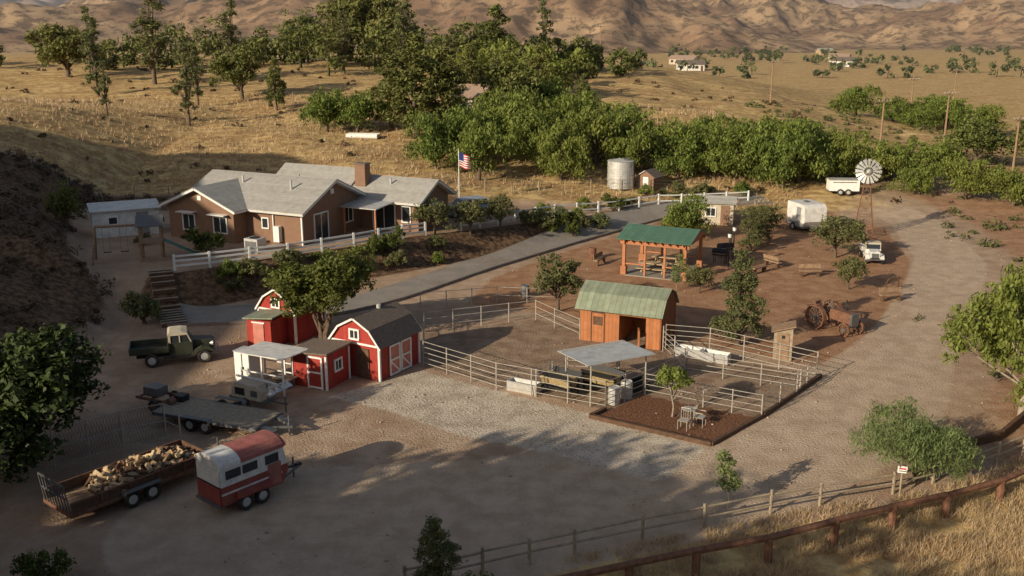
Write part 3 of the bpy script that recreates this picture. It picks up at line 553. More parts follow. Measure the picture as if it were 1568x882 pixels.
for i in range(230):
    px=rr.uniform(-1.6,2.7); py=rr.uniform(-.85,.85); hmax=.62*(1-((px-.6)/2.4)**2)*(1-(py/1.3)**2); pz=.68+rr.random()*max(.05,hmax)+.05
    a1=rr.uniform(0,6.28); el=rr.normal()*.35; l=rr.uniform(.14,.24); d=Vector((math.cos(a1)*math.cos(el),math.sin(a1)*math.cos(el),math.sin(el)))*l; c=Vector((px,py,pz)); r_=rr.uniform(.05,.12)
    b.cyl('firewood_bark' if i%3 else 'firewood_split',('darkwood','logs')[i%2] if i%3 else 'logend',c-d,c+d,r_,r_*.9,n=5)
b.done()
b=flatbed('car_hauler_trailer',-13.7,42.7,-21,5.6,2.05,'greywood'); 
for s in(-.5,.5): b.box('loading_ramps','steel',(3.1,s*1.3,.5),(1.0,.35,.05),(0,8,0))
b.cyl('winch','rust',(-2.6,-.2,.75),(-2.6,.2,.75),.14); b.box('toolbox','black',(-2.5,.6,.75),(.5,.5,.3)); b.done()
b=A('flatbed_frame_trailer',-16.9,44.8,-25); b.box('frame','rust',(0,.5,.5),(2.6,.1,.12)); b.box('frame','rust',(0,-.5,.5),(2.6,.1,.12)); [b.box('crossbars','steel',(k,0,.5),(.08,1,.1)) for k in(-1.2,-.4,.4,1.2)]; [b.wheel((0,s*.7,.3),(0,s,0),.3,.18,'rust') for s in(-1,1)]; b.box('tongue','rust',(1.9,0,.5),(1.2,.1,.1)); b.box('equipment_box','steel',(-.5,0,.8),(.9,.7,.45)); b.done()
b=A('light_tower_generator',-12.6,45.0,-28)
b.ext('canopy','beige',[(-.9,.5),(.9,.5),(.95,.95),(.7,1.25),(-.7,1.25),(-.95,.95)],-.5,.5,'y'); b.box('frame','steel',(0,0,.46),(2.3,.95,.1)); b.box('vents','black',(-.4,-.51,.85),(.6,.03,.35)); b.box('control_panel','steel',(.5,-.51,.85),(.4,.03,.3))
[b.wheel((0,s*.65,.3),(0,s,0),.3,.18) for s in(-1,1)]; b.cyl('mast','galv',(-1.0,0,1.4),(1.7,-.2,1.45),.06); b.cyl('mast_support','steel',(.9,0,.5),(.9,0,1.42),.04); b.cyl('lamp_bar','galv',(1.6,-.75,1.4),(1.8,.5,1.45),.03); b.box('tongue','steel',(1.6,0,.45),(1.0,.08,.08)); b.cyl('stabiliser_jack','steel',(2.0,0,0),(2.0,0,.8),.04)
for k in(-.7,-.28,.14,.5): b.lathe('lamps','hub',(1.72,k,1.4),(.3,0,-1),[(0,.04),(.1,.09),(.28,.22),(.29,.2),(.27,.001)],14)
b.done()
a=fence('dog_kennel',[(-19.2,38.0),(-17.1,40.0),(-15.5,40.9),(-14.6,40.2)],1.25,1.75,[.08,.9,1.72],'pipe','pipe',.035,.022)
for p,q in(((-19.2,38.0),(-17.1,40.0)),((-17.1,40.0),(-15.5,40.9))):
    p,q=np.array(p),np.array(q);n=int(np.linalg.norm(q-p)/.13)
    for i in range(n): u=p+(q-p)*i/n;v=p+(q-p)*min(1,(i+3)/n); a.cyl('chain_link','steel',(u[0],u[1],.1),(v[0],v[1],1.7),.007,n=3); a.cyl('chain_link','steel',(u[0],u[1],1.7),(v[0],v[1],.1),.007,n=3)
a.done()
def pickup(name,x,y,rot,body,cabm,bed,s=1.):
    b=A(name,x,y,rot)
    b.box('chassis','black',(-.1,0,.5),(4.0,.7,.14))
    b.ext('hood',body,[(.75,.65),(1.95,.65),(2.0,1.08),(1.85,1.2),(.75,1.28)],-.42,.42,'y'); b.box('grille','steel',(2.01,0,.88),(.05,.6,.42))
    b.ext('cab',body,[(-.35,.55),(.85,.55),(.85,1.25),(-.35,1.25)],-.68,.68,'y'); b.ext('cab_upper','glass',[(-.33,1.25),(.8,1.25),(.6,1.68),(-.3,1.68)],-.62,.62,'y')
    b.ext('cab_roof',cabm,[(-.42,1.66),(.66,1.66),(.6,1.78),(.3,1.83),(-.3,1.82),(-.42,1.75)],-.68,.68,'y')
    for sx in(-.66,.66):
        b.box('pillars',cabm,(-.33,sx*.96,1.46),(.12,.06,.46)); b.box('pillars',cabm,(.7,sx*.96,1.46),(.06,.06,.5),(0,-22,0)); b.box('pillars',cabm,(.2,sx*.96,1.46),(.06,.06,.44))
    for sy in(-1,1):
        lo,hi=(sy*.45,sy*.82) if sy>0 else (-.82,-.45)
        b.ext('fenders',body,[(.75,.5),(.95,.78),(1.3,.95),(1.7,.92),(2.02,.66),(2.05,.5),(1.9,.62),(1.5,.78),(1.1,.66),(.9,.45)],lo,hi,'y'); b.box('running_board','black',(.1,sy*.74,.48),(1.6,.2,.05)); b.lathe('headlights','hub',(1.9,sy*.5,1.02),(1,0,0),[(-.15,.04),(0,.12),(.04,.12),(.05,.001)],12)
        b.wheel((1.42,sy*.72,.37),(0,sy,0),.37,.18,'hub'); b.wheel((-1.3,sy*.74,.38),(0,sy,0),.38,.22,'hub')
    b.box('bumper','steel',(2.15,0,.55),(.07,1.5,.1))
    b.box('bed_floor',bed,(-1.4,0,.8),(2.0,1.6,.07)); 
    for sy in(-1,1): b.box('bed_sides',bed,(-1.4,sy*.8,.98),(2.0,.05,.32))
    b.box('bed_sides',bed,(-2.4,0,.98),(.05,1.6,.32)); b.box('bed_sides',bed,(-.42,0,1.05),(.05,1.6,.5))
    e=b.done(); e.scale=(s,s,s)
pickup('vintage_pickup_truck',-18.5,51.6,18,'oldgreen','beige','oldgreen',1.0)
pickup('vintage_pickup_truck',28.3,75.6,-100,'twhite','beige','twhite',.85)
b=A('antique_tractor',19.6,57.4,-60)
b.ext('engine','rust',[(-.1,.75),(1.5,.7),(1.5,1.3),(1.35,1.38),(-.1,1.35)],-.28,.28,'y'); b.box('radiator','steel',(1.55,0,1.0),(.14,.6,.75)); b.cyl('exhaust','black',(.8,.1,1.3),(.8,.1,2.05),.04); b.box('axle','steel',(-.75,0,.75),(.3,1.5,.2)); b.box('transmission','rust',(-.5,0,.8),(.9,.5,.5)); b.cyl('steering_column','steel',(-.1,0,1.3),(-.6,0,1.6),.03)
b.lathe('steering_wheel','black',(-.6,0,1.6),(-.8,0,.6),[(-.02,.2),(0,.23),(.02,.2),(0,.18),(-.02,.2)],16); b.ext('seat','rust',[(-1.25,1.15),(-.85,1.15),(-.85,1.22),(-1.18,1.22),(-1.3,1.5),(-1.36,1.5)],-.22,.22,'y'); b.box('seat_spring','steel',(-.95,0,1.0),(.5,.08,.3))
def spoked(b,c,r,w,ns=12):
    b.lathe('steel_rims','rust',c,(0,1,0),[(-w/2,r),(w/2,r),(w/2,r-.07),(-w/2,r-.07),(-w/2,r)],22); b.lathe('wheel_hubs','steel',c,(0,1,0),[(-w/2,.001),(-w/2,.13),(w/2,.13),(w/2,.001)],10)
    for k in range(ns): an=2*math.pi*k/ns; b.cyl('spokes','rust',c,(c[0]+math.cos(an)*(r-.05),c[1],c[2]+math.sin(an)*(r-.05)),.022,n=4)
for s in(-1,1):
    spoked(b,(-.75,s*.75,.75),.75,.3); spoked(b,(1.35,s*.6,.42),.42,.14,10); b.slab('mudguards','rust',(-1.4,1.3),(-.4,1.6),s*.75-.15,s*.75+.15,.03,'y')
b.box('front_axle','steel',(1.35,0,.5),(.12,1.2,.1)); b.done()
b=A('cargo_trailer',26.6,87.9,-75)
b.ext('box_body','twhite',[(-1.3,.4),(1.2,.4),(1.75,1.0),(1.6,2.2),(1.3,2.5),(-1.3,2.5)],-1.1,1.1,'y'); b.box('trim','steel',(0,0,.42),(2.9,2.24,.1)); b.box('rear_door_seam','steel',(-1.31,0,1.45),(.03,.04,2.0)); b.box('side_door','screen',(.7,-1.11,1.35),(.7,.03,1.7)); b.box('roof_vent','steel',(0,0,2.55),(.4,.4,.12))
for s in(-1,1):
    b.wheel((-.1,s*1.12,.35),(0,s,0),.35,.22); b.box('fenders','steel',(-.1,s*1.2,.76),(.95,.25,.06)); b.box('tongue','steel',(2.1,s*.25,.45),(1.2,.08,.1),(0,0,-s*20)); b.box('lights','flagred',(-1.32,s*.95,1.0),(.03,.1,.2))
b.done()
b=A('windmill',30.8,84.7,-20); TH=5.6
def leg(sx,sy,z): k=.85*(1-z/TH)+.12*(z/TH); return (sx*k,sy*k,z)
for sx,sy in((1,1),(1,-1),(-1,-1),(-1,1)): b.cyl('tower_legs','rust',leg(sx,sy,0),leg(sx,sy,TH),.05,n=5)
cs=[(1,1),(1,-1),(-1,-1),(-1,1)]
for i in range(6):
    z0,z1=TH*i/6,TH*(i+1)/6
    for k in range(4): p,q=cs[k],cs[(k+1)%4]; b.cyl('tower_braces','rust',leg(*p,z1),leg(*q,z1),.028,n=4); b.cyl('tower_braces','rust',leg(*p,z0),leg(*q,z1),.02,n=4); b.cyl('tower_braces','rust',leg(*q,z0),leg(*p,z1),.02,n=4)
b.box('gearbox','galv',(0,0,TH+.15),(.3,.5,.3)); b.cyl('shaft','galv',(0,0,TH+.2),(0,-.5,TH+.2),.05)
hz=TH+.2
for k in range(16):
    an=2*math.pi*k/16; ca,sa=math.cos(an),math.sin(an); pc,ps=math.cos(.5),math.sin(.5)
    def bp(r,w): return [(ca*r-sa*w*pc,-.5-w*ps,hz+sa*r+ca*w*pc),(ca*r+sa*w*pc,-.5+w*ps,hz+sa*r-ca*w*pc)]
    p1=bp(.38,.06);p2=bp(1.08,.17); b.add('blades','hub',[*p1,*p2[::-1]],[(0,1,2,3)]); b.cyl('blade_arms','galv',(0,-.5,hz),(ca*1.0,-.5,hz+sa*1.0),.012,n=4)
for r_ in(.45,.95): b.lathe('wheel_rings','galv',(0,-.5,hz),(0,1,0),[(-.015,r_),(.015,r_),(.015,r_-.03),(-.015,r_-.03),(-.015,r_)],28)
b.cyl('tail_boom','galv',(0,.2,hz),(.5,1.5,hz),.03); b.ext('tail_vane','galv',[(.4,hz-.15),(.75,hz-.4),(.75,hz+.4),(.4,hz+.15)],1.38,1.4,'y'); b.done()
b=A('white_stock_trailer',34.4,101.6,-5); b.box('body','white',(0,0,1.0),(3.0,1.6,1.1)); b.box('roof','galv',(0,0,1.58),(3.1,1.7,.06)); b.box('frame','steel',(0,0,.42),(3.1,1.4,.08)); [b.wheel((k,s*.85,.33),(0,s,0),.33,.2) for k in(-.4,.4) for s in(-1,1)]; b.box('vent_slots','steel',(0,-.81,1.35),(2.4,.03,.08)); b.box('tongue','steel',(2.0,0,.42),(1.0,.1,.1)); b.done()
b=A('grey_shed',19.3,90.9,-15); b.box('walls','beige',(0,0,1.0),(2.9,2.3,2.0)); b.slab('roof','roofgrey',(-1.4,2.0),(0,2.5),-1.7,1.7,.07,'x'); b.slab('roof','roofgrey',(1.4,2.0),(0,2.5),-1.7,1.7,.07,'x'); b.ext('gables','beige',[(-1.15,2.0),(1.15,2.0),(0,2.45)],-1.43,1.43,'x'); b.win((-.6,-1.15,1.2),.8,.7,'y',-1,1); b.box('door','stucco',(.7,-1.17,.95),(.8,.05,1.8)); b.done()
b=A('water_tank',11.2,101.2,0); b.lathe('tank','galv',(0,0,0),(0,0,1),[(0,1.35),(.6,1.35),(.62,1.38),(.65,1.35),(1.3,1.35),(1.32,1.38),(1.35,1.35),(2.0,1.35),(2.02,1.38),(2.05,1.35),(2.75,1.35),(2.78,1.4),(2.8,1.38),(3.05,.001)],32); b.cyl('pipe','rust',(1.4,-.2,0),(1.4,-.2,2.6),.05); b.box('hatch','steel',(.5,-.4,3.0),(.5,.5,.15)); b.done()
b=A('pump_house',14.3,101.6,-35); b.ext('walls','stucco',[(-.9,0),(.9,0),(.9,1.4),(0,1.95),(-.9,1.4)],-.9,.9,'y'); b.slab('roof','twhite',(-1.15,1.28),(0,2.0),-1.1,1.1,.06,'y'); b.slab('roof','darkroof',(1.15,1.28),(0,2.0),-1.1,1.1,.06,'y'); b.box('door','white',(0,-.92,.7),(.6,.05,1.3)); b.done()
b=A('flagpole',-5.0,92.3,0); b.cyl('pole','white',(0,0,0),(0,0,5.0),.05,.035); b.lathe('finial','tan',(0,0,5.0),(0,0,1),[(0,.03),(.05,.08),(.1,.08),(.15,.001)],10); b.cyl('base','concrete',(0,0,-.1),(0,0,.15),.3)
nx_=14
def fz(u): return (.05+u*1.0, .12*math.sin(u*7)*u, -u*.35+.03*math.sin(u*9))
for st in range(13):
    za,zb_=4.8-st*.105,4.8-(st+1)*.105
    for i in range(nx_):
        u0,u1=i/nx_,(i+1)/nx_; m_='blue' if st<7 and u0<.42 else ('flagred' if st%2==0 else 'white'); p,q=fz(u0),fz(u1)
        b.add('flag_'+m_,m_,[(p[0],p[1],za+p[2]),(q[0],q[1],za+q[2]),(q[0],q[1],zb_+q[2]),(p[0],p[1],zb_+p[2])],[(0,1,2,3)])
b.done()
def suv(x,y,rot,m):
    b=A('parked_car',x,y,rot); b.ext('body',m,[(-2.1,.4),(2.1,.4),(2.15,.75),(1.9,.95),(.95,1.02),(-2.1,1.02)],-.88,.88,'y'); b.ext('windows','glass',[(-2.0,1.02),(.95,1.02),(.4,1.5),(-1.85,1.5)],-.8,.8,'y'); b.ext('roof',m,[(-1.9,1.5),(.42,1.5),(.3,1.58),(-1.8,1.58)],-.78,.78,'y')
    [b.box('pillars',m,(px,s*.8,1.26),(.1,.05,.5)) for px in(-1.9,-.8,.1) for s in(-1,1)]; [b.wheel((px,s*.82,.34),(0,s,0),.34,.22) for px in(-1.3,1.35) for s in(-1,1)]; b.box('bumpers','black',(2.15,0,.5),(.1,1.7,.2)); b.box('headlights','hub',(2.12,.6,.75),(.05,.3,.14)); b.box('headlights','hub',(2.12,-.6,.75),(.05,.3,.14)); b.done()
suv(-4.2,86.0,-150,'paleblue')
fence('split_rail_fence',[(-3.5,28.6),(-1,29.7),(2.2,31),(4.7,32.0),(7.1,32.9),(9.8,33.9),(11.9,34.6),(15.1,35.6),(19,37.4),(22.1,39.3),(27,43)],2.3,1.0,[.45,.85],'greywood','greywood',.06,.045,jit=.05).done()
fence('log_rail_fence',[(-1,27.2),(1.3,28.2),(3.9,29.2),(6.3,30.1),(9,31.0),(11.7,32.2),(14.2,33.3),(16.6,34.2),(19.3,35.5),(24,38.5)],2.6,.8,[.78],'rust','rust',.15,.13,jit=.05,zo=-.12).done()
b=A('warning_sign',15.3,35.4,-15); b.box('board','white',(0,0,1.15),(.36,.03,.28)); b.box('lettering','flagred',(0,-.02,1.19),(.26,.01,.06)); b.box('lettering','black',(0,-.02,1.09),(.26,.01,.03)); b.cyl('post','greywood',(0,.04,0),(0,.04,1.2),.04); b.done()
def pole(x,y,h_,r=15):
    b=A('utility_pole',x,y,r); b.cyl('pole','wood',(0,0,-.2),(0,0,h_),.15,.1,8); b.box('crossarm','wood',(0,-.15,h_-.5),(1.9,.1,.12)); [b.cyl('insulators','hub',(k,-.15,h_-.43),(k,-.15,h_-.25),.05,n=6) for k in(-.85,-.35,.35,.85)]; b.done()
pole(59,135,8.0);pole(58.9,115.4,7);pole(50.5,135.5,6);pole(95,215,9);pole(19,218,9); pole(70,175,8); pole(44,170,7)
b=A('white_drain_pipes',-17.8,118,-8); [b.cyl('pipes','white',(-2,k*.55,.35),(1.8,k*.55,.35),.3,n=12) for k in range(3)]; b.done()
def chair(x,y,r):
    b=A('metal_garden_chair',x,y,r); [b.cyl('legs','pipe',(p,q,0),(p,q,.45 if q<0 else .95),.018,n=5) for p in(-.22,.22) for q in(-.22,.22)]; b.box('seat','pipe',(0,0,.45),(.46,.46,.02)); [b.cyl('back_bars','pipe',(k,.22,.45),(k,.22,.92),.012,n=4) for k in(-.1,0,.1)]; b.cyl('back_bars','pipe',(-.22,.22,.95),(.22,.22,.95),.018,n=5); [b.cyl('arms','pipe',(s*.22,-.22,.68),(s*.22,.22,.68),.016,n=5) for s in(-1,1)]; b.done()
chair(7.9,42.1,-30);chair(8.7,42.5,60)
b=A('white_bistro_table',8.25,42.8,0); b.cyl('top','pipe',(0,0,.7),(0,0,.73),.33,n=18); b.cyl('stem','pipe',(0,0,.05),(0,0,.7),.03); [b.cyl('feet','pipe',(0,0,.1),(.28*math.cos(k*2.09),.28*math.sin(k*2.09),.01),.02,n=5) for k in range(3)]; b.done()
def lamp(x,y,h_=2.4):
    b=A('lantern_post',x,y,0); b.cyl('post','black',(0,0,0),(0,0,h_),.05); b.cyl('lantern','white',(0,0,h_),(0,0,h_+.3),.12,.16,8); b.cyl('cap','black',(0,0,h_+.3),(0,0,h_+.42),.2,.03,8); b.done()
lamp(16.5,73.0); lamp(17.4,75.5)
def grill(x,y,r):
    b=A('barbecue_smoker',x,y,r); b.cyl('drum','black',(-.6,0,.9),(.6,0,.9),.3,n=14); [b.cyl('legs','black',(p,q,0),(p,q,.8),.03,n=5) for p in(-.45,.45) for q in(-.2,.2)]; b.cyl('chimney','black',(.5,0,1.1),(.5,0,1.7),.06); b.box('shelf','wood',(0,-.4,.85),(1.1,.25,.04)); b.done()
grill(16.2,74.6,-30); grill(17.0,76.6,20)
def bench(x,y,r):
    b=A('log_bench',x,y,r); b.box('seat','wood',(0,0,.45),(1.6,.35,.1)); b.box('backrest','wood',(0,.17,.75),(1.6,.06,.3),(-10,0,0)); [b.box('legs','darkwood',(k,0,.2),(.12,.32,.42)) for k in(-.6,.6)]; b.done()
for p in((18.5,71.5,40),(20,73.5,120),(6.8,74.2,60),(25.5,63.8,10),(22,70.5,0)): bench(*p)
def wagonwheel(x,y,r):
    b=A('wagon_wheel',x,y,r); c=(0,0,.5); b.lathe('rim','darkwood',c,(0,1,0),[(-.03,.5),(.03,.5),(.03,.43),(-.03,.43),(-.03,.5)],20); [b.cyl('spokes','darkwood',c,(math.cos(k*.628)*.45,0,.5+math.sin(k*.628)*.45),.02,n=4) for k in range(10)]; b.cyl('hub','steel',(0,-.06,.5),(0,.06,.5),.07); b.done()
wagonwheel(26.6,66.5,10); wagonwheel(12.2,55.6,-20)
def dhouse(x,y,w,d,r,wall='beige',roof='copper'):
    b=A('distant_house',x,y,r); b.box('walls',wall,(0,0,1.2),(w,d,3)); sl=1.5
    for s in(-1,1): b.slab('roof',roof,(s*(d/2+.5),2.5),(0,2.5+sl),-w/2-.5,w/2+.5,.15,'x')
    b.ext('gables',wall,[(-d/2,2.7),(d/2,2.7),(0,3.9)],-w/2,w/2,'x')
    for k in range(int(w//3)): b.box('windows','glass',(-w/2+1.5+k*3,-d/2-.03,1.4),(1.2,.06,1.1))
    b.box('door','darkwood',(w/2-1,-d/2-.03,1),(.9,.06,2)); b.done()
dhouse(-3.6,131,6,6,-20,'beige','copper'); dhouse(-54,215,12,8,10,'beige','darkroof')
hr=R0(12)
for i in range(5):
    yy=hr.uniform(380,640); xx=yy*hr.uniform(.12,.34); dhouse(xx,yy,hr.uniform(8,14),8,hr.uniform(-40,40),['twhite','beige','tan'][i%3],['darkroof','copper','roofgrey'][i%3])
# ---------------------------------------------------------------- trees
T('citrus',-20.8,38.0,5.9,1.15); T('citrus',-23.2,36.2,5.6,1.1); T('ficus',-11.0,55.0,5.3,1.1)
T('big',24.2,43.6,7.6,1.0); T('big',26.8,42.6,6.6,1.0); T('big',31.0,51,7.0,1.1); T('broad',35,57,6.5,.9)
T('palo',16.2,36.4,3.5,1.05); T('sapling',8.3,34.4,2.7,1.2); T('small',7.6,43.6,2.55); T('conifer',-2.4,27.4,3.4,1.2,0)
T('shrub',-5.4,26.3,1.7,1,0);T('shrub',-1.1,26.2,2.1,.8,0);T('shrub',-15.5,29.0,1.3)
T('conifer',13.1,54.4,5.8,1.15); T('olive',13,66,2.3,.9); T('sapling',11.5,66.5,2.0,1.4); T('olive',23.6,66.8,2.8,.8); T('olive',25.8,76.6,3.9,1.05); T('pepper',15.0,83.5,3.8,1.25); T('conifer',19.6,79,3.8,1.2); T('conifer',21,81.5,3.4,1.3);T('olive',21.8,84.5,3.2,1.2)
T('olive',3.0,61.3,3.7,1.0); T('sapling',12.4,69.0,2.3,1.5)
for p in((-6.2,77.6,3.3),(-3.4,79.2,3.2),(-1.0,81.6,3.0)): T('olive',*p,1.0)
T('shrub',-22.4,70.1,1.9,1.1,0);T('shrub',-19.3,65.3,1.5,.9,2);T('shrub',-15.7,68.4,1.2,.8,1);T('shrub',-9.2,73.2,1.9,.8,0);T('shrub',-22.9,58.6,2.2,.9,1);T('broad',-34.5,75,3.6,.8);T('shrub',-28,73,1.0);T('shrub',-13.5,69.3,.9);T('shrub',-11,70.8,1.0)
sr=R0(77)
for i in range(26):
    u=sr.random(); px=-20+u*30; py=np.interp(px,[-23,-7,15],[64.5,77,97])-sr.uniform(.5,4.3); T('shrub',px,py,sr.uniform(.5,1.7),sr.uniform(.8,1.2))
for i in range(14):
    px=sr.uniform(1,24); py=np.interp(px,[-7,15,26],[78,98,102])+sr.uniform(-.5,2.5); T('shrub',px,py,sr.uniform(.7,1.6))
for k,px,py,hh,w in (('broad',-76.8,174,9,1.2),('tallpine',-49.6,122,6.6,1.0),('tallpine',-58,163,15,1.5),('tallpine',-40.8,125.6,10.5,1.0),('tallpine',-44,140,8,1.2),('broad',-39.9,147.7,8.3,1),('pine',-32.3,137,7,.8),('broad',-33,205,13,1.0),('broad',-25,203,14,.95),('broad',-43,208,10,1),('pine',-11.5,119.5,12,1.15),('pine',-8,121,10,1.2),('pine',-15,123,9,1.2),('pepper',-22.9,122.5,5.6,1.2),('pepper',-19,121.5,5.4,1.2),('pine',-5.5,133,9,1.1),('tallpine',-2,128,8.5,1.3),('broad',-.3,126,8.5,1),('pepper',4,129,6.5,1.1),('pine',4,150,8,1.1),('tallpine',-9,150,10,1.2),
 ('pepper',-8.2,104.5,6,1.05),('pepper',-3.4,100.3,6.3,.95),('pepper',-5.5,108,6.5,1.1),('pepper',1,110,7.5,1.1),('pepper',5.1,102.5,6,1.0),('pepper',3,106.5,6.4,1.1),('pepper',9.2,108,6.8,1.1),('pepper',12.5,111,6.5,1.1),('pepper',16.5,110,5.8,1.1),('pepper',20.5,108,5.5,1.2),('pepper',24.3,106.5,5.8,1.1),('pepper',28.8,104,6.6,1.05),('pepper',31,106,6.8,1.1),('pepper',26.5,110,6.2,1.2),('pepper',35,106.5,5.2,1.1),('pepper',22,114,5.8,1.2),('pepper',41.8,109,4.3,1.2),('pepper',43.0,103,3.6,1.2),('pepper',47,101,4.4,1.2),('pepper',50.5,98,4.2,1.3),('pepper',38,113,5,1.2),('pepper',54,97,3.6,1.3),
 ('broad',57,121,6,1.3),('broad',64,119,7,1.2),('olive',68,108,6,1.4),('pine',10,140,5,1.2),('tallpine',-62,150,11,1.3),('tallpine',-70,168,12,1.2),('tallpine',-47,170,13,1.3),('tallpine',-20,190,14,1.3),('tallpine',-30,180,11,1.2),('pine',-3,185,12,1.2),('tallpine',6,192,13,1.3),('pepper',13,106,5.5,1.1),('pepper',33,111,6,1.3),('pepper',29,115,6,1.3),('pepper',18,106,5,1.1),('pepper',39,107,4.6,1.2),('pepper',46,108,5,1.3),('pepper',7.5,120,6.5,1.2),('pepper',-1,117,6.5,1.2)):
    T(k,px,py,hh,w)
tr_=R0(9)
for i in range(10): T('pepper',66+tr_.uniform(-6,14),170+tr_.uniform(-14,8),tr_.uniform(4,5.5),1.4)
def mass(name,pts,kind,per=10,k=26,leaf=.42):
    Vs=[];Qs=[];ts=[];off=0;r=R0(len(pts))
    C=[];R_=[];T_=[]
    for px,py,hh,w in pts:
        z0=H(px,py); v,q=tube([(px,py,z0-.3),(px+.2,py,z0+hh*.6)],[hh*.035,hh*.02],5); Vs.append(v);Qs.append(q+off);off+=len(v);ts.append(np.full(len(q),.05))
        for j in range(per):
            d=r.normal(size=3);d/=np.linalg.norm(d);C.append((px+d[0]*w*.36,py+d[1]*w*.36,z0+hh*.5+d[2]*hh*.36));R_.append(w*.2*(.7+.6*r.random()));T_.append(.1+.6*r.random()+.15*d[2])  # upper clumps tinted lighter, top light painted into the leaves
    v,q,t_=leaves(np.array(C),np.array(R_),np.array(T_),k,leaf,r); Vs.append(v);Qs.append(q+off);ts.append(t_)
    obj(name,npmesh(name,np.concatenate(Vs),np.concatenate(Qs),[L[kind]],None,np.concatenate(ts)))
pts=[]
for cx,n_,sp_,hh0 in((-108,6,6,6),(-90,4,4,6),(-76,4,3,7),(-66,6,4,8),(-52,6,4,8),(-42,7,4,9),(-27,12,6,9),(-12,12,6,8),(0,10,6,7),(12,9,6,7),(22,4,3,6)):
    for i in range(n_): hh=hh0*tr_.uniform(.6,1.15); pts.append((cx+tr_.normal()*sp_,198+tr_.normal()*8,hh,hh*tr_.uniform(.8,1.2)))
mass('distant_trees',pts,'pine',13,30,.4)
pts=[]
for i in range(24): pts.append((tr_.uniform(-14,12),tr_.uniform(155,200),tr_.uniform(4,8),tr_.uniform(5,8)))
mass('distant_trees',pts,'pepper',12,30,.4)
pts=[]
while len(pts)<120:
    py=tr_.uniform(340,740); px=py*tr_.uniform(.03,.62); hh=tr_.uniform(2.5,6)
    if vn(np.array([px/60.]),np.array([py/90.]))[0]>.45: pts.append((px,py,hh,hh*1.5))
mass('distant_trees',pts,'olive',5,12,.9)
def scrub(name,pts,kind,k,leaf):
    r=R0(len(pts)+1); C=[];R_=[];T_=[]
    for px,py,s in pts:
        z0=H(px,py)
        for j in range(3): C.append((px+r.normal()*s*.4,py+r.normal()*s*.4,z0+s*.4*r.random()));R_.append(s*.5);T_.append(.1+.6*r.random())
    v,q,t_=leaves(np.array(C),np.array(R_),np.array(T_),k,leaf,r); obj(name,npmesh(name,v,q,[L[kind]],None,t_))
pts=[]
while len(pts)<900:
    py=tr_.uniform(38,95); px=tr_.uniform(-62,-22); xf_=np.interp(py,[0,45,60,66,72,85,95],[-27,-24,-24.5,-29,-32,-37,-40])
    if px<xf_-.5: pts.append((px,py,tr_.uniform(.25,1.1)))
for i in range(170): pts.append((tr_.uniform(-48,-2),tr_.uniform(88,95),tr_.uniform(.3,.9)))
scrub('hillside_brush',pts,'brush',16,.12)
pts=[(tr_.uniform(-90,60),tr_.uniform(98,190),tr_.uniform(.25,1.0)) for i in range(260)]
scrub('field_brush',pts,'brush',12,.2)
pts=[(tr_.uniform(38,90),tr_.uniform(70,170),tr_.uniform(.4,1.3)) for i in range(300)]
scrub('valley_brush',pts,'olive',14,.2)
pts=[(tr_.uniform(25,34),tr_.uniform(42,60),tr_.uniform(.3,.8)) for i in range(70)]
scrub('roadside_brush',pts,'olive',18,.08)
def grassfield(name,pts,hh,per=7,kind='grassy',wd=.012):
    r=R0(4); P=np.repeat(np.array(pts),per,0); n=len(P); P=P+r.normal(size=(n,2))*.07; Z=Hn(P[:,0],P[:,1]); yf_=np.interp(P[:,0],FX,FY); Z=Z-ss(.2,1.5,yf_-P[:,1])*ss(-6,-1,P[:,0])*np.clip((yf_-P[:,1])*.12,0,1.5)
    a=r.random(n)*6.28; l=hh*(.4+.8*r.random(n)); b=np.stack([P[:,0],P[:,1],Z-.03],1); w=np.stack([np.cos(a),np.sin(a),0*a],1)*wd; tip=b+np.stack([r.normal(size=n)*l*.4,r.normal(size=n)*l*.4,l],1)
    V=np.stack([b-w,b+w,tip+w*.3,tip-w*.3],1).reshape(-1,3); obj(name,npmesh(name,V,np.arange(4*n).reshape(-1,4),[L[kind]],None,r.random(n)))
pts=[]
while len(pts)<10000:
    px=tr_.uniform(1,27); py=tr_.uniform(23,43)
    if py<np.interp(px,FX,FY)-.2 and vn(np.array([px*.9]),np.array([py*.9]))[0]>.3: pts.append((px,py))
grassfield('dry_grass',pts,.3)
pts=[(tr_.uniform(-80,30),tr_.uniform(96,150)) for i in range(9000)]
grassfield('dry_grass',pts,.45,4,wd=.04)
# loose stones and clods on the yard
n=5200; sx=tr_.uniform(-26,40,n); sy=tr_.uniform(29,98,n)
keep=(vn(sx*.35,sy*.35)>.5)&(sy>np.interp(sx,FX,FY)+.3)&(sy<np.interp(sx,[-23,-7,15,26],[60,68,88,95])); sx,sy=sx[keep],sy[keep]; n=len(sx); sz=Hn(sx,sy); rs=.02+.07*tr_.random(n)**3
o6=np.array([(1,0,0),(0,1,0),(-1,0,0),(0,-1,0),(0,0,.7),(0,0,-.5)]); f8=np.array([(0,1,4),(1,2,4),(2,3,4),(3,0,4),(1,0,5),(2,1,5),(3,2,5),(0,3,5)])
an=tr_.random(n)*6.28; V=o6[None]*rs[:,None,None]*(.7+.6*tr_.random((n,6,1))); ca,sa=np.cos(an)[:,None],np.sin(an)[:,None]
V=np.stack([V[:,:,0]*ca-V[:,:,1]*sa+sx[:,None],V[:,:,0]*sa+V[:,:,1]*ca+sy[:,None],V[:,:,2]+sz[:,None]+.02],2).reshape(-1,3)
obj('loose_stones',npmesh('loose_stones',V,(f8[None]+np.arange(n)[:,None,None]*6).reshape(-1,3),[M['stone']]))
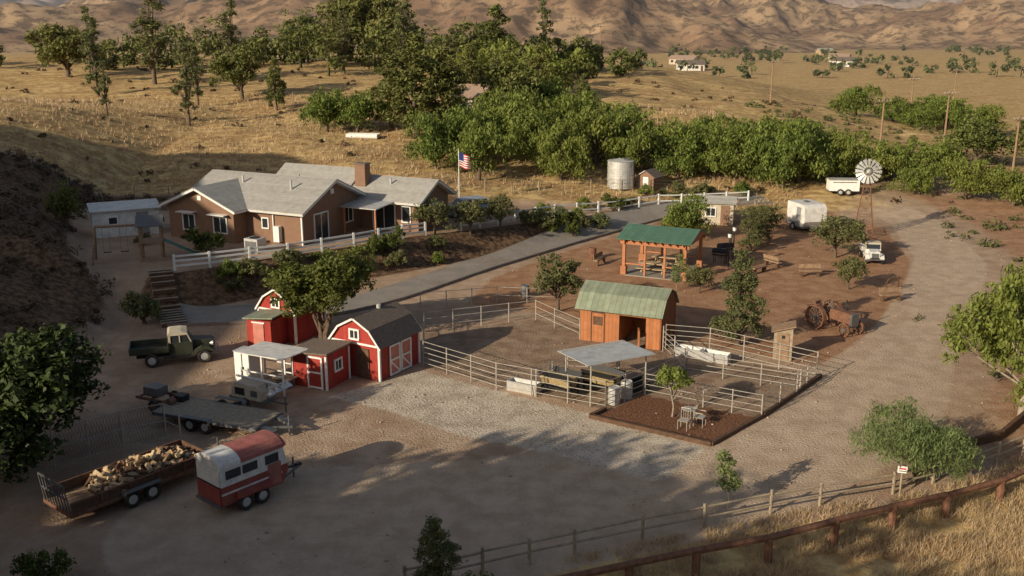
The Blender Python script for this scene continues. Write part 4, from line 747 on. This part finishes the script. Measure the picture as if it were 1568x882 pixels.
# grove standing on the bank up-sun of the yard (its shadows cross the lower yard)
for px,py,hh,w in((-25.5,16.5,13,.9),(-22.3,13,13,1),(-24,9,13.5,1.1),(-19,9,13,1.1),(-15,5,13,1.1),(-20,3,14,1.1),(-27.5,13,9,1),(-29.5,15.5,6.5,1.1),(-28,9,11,1.1),(-31,18.5,5,1.1),(-11,2,13,1.1),(-26,3,14,1.1),(-14,-2,14,1.1),(-32,10,9,1.2),(-24,17,10,1),(-26.5,19.5,8.5,1)): T('broad',px,py,hh*1.07,w)
# ---------------------------------------------------------------- light, sky, camera
el=math.radians(20.5); dv=Vector((.745*math.cos(el),.667*math.cos(el),-math.sin(el)))
sl=bpy.data.lights.new('sun','SUN'); sl.energy=5; sl.angle=math.radians(.5); sl.color=(1,.88,.68); so=bpy.data.objects.new('sun',sl); so.rotation_euler=dv.to_track_quat('-Z','Y').to_euler(); so.location=(-40,-40,60); link(so)
w=bpy.data.worlds.new('World'); SC.world=w; w.use_nodes=True; nt=w.node_tree; bg=nt.nodes['Background']; sk=nt.nodes.new('ShaderNodeTexSky'); sk.sky_type='NISHITA'; sk.sun_disc=False; sk.sun_elevation=el; sk.sun_rotation=math.atan2(-.745,-.667); sk.altitude=400; sk.dust_density=3
nt.links.new(sk.outputs[0],bg.inputs[0]); bg.inputs[1].default_value=.088
# atmospheric haze: a real homogeneous layer of scattering air over the valley
vm=bpy.data.materials.new('haze_air'); vm.use_nodes=True; vt=vm.node_tree; vt.nodes.clear(); vo_=vt.nodes.new('ShaderNodeOutputMaterial'); vs=vt.nodes.new('ShaderNodeVolumeScatter'); vs.inputs['Color'].default_value=(.85,.88,1,1); vs.inputs['Density'].default_value=.00019; vs.inputs['Anisotropy'].default_value=.2; vt.links.new(vs.outputs[0],vo_.inputs['Volume'])
V=[(sx*9000,170 if sy<0 else 9000,-120 if sz<0 else 700) for sx in(-1,1) for sy in(-1,1) for sz in(-1,1)]
obj('haze_air',npmesh('haze_air',V,[(0,1,3,2),(4,6,7,5),(0,4,5,1),(2,3,7,6),(0,2,6,4),(1,5,7,3)],[vm]))
cd=bpy.data.cameras.new('camera'); cd.lens=34.6; cd.sensor_width=36; cd.clip_end=20000; co=bpy.data.objects.new('camera',cd); co.location=(0,0,18); co.rotation_euler=(math.radians(75),0,0); link(co); SC.camera=co
SC.view_settings.view_transform='Standard'; SC.view_settings.look='None'; SC.view_settings.exposure=0
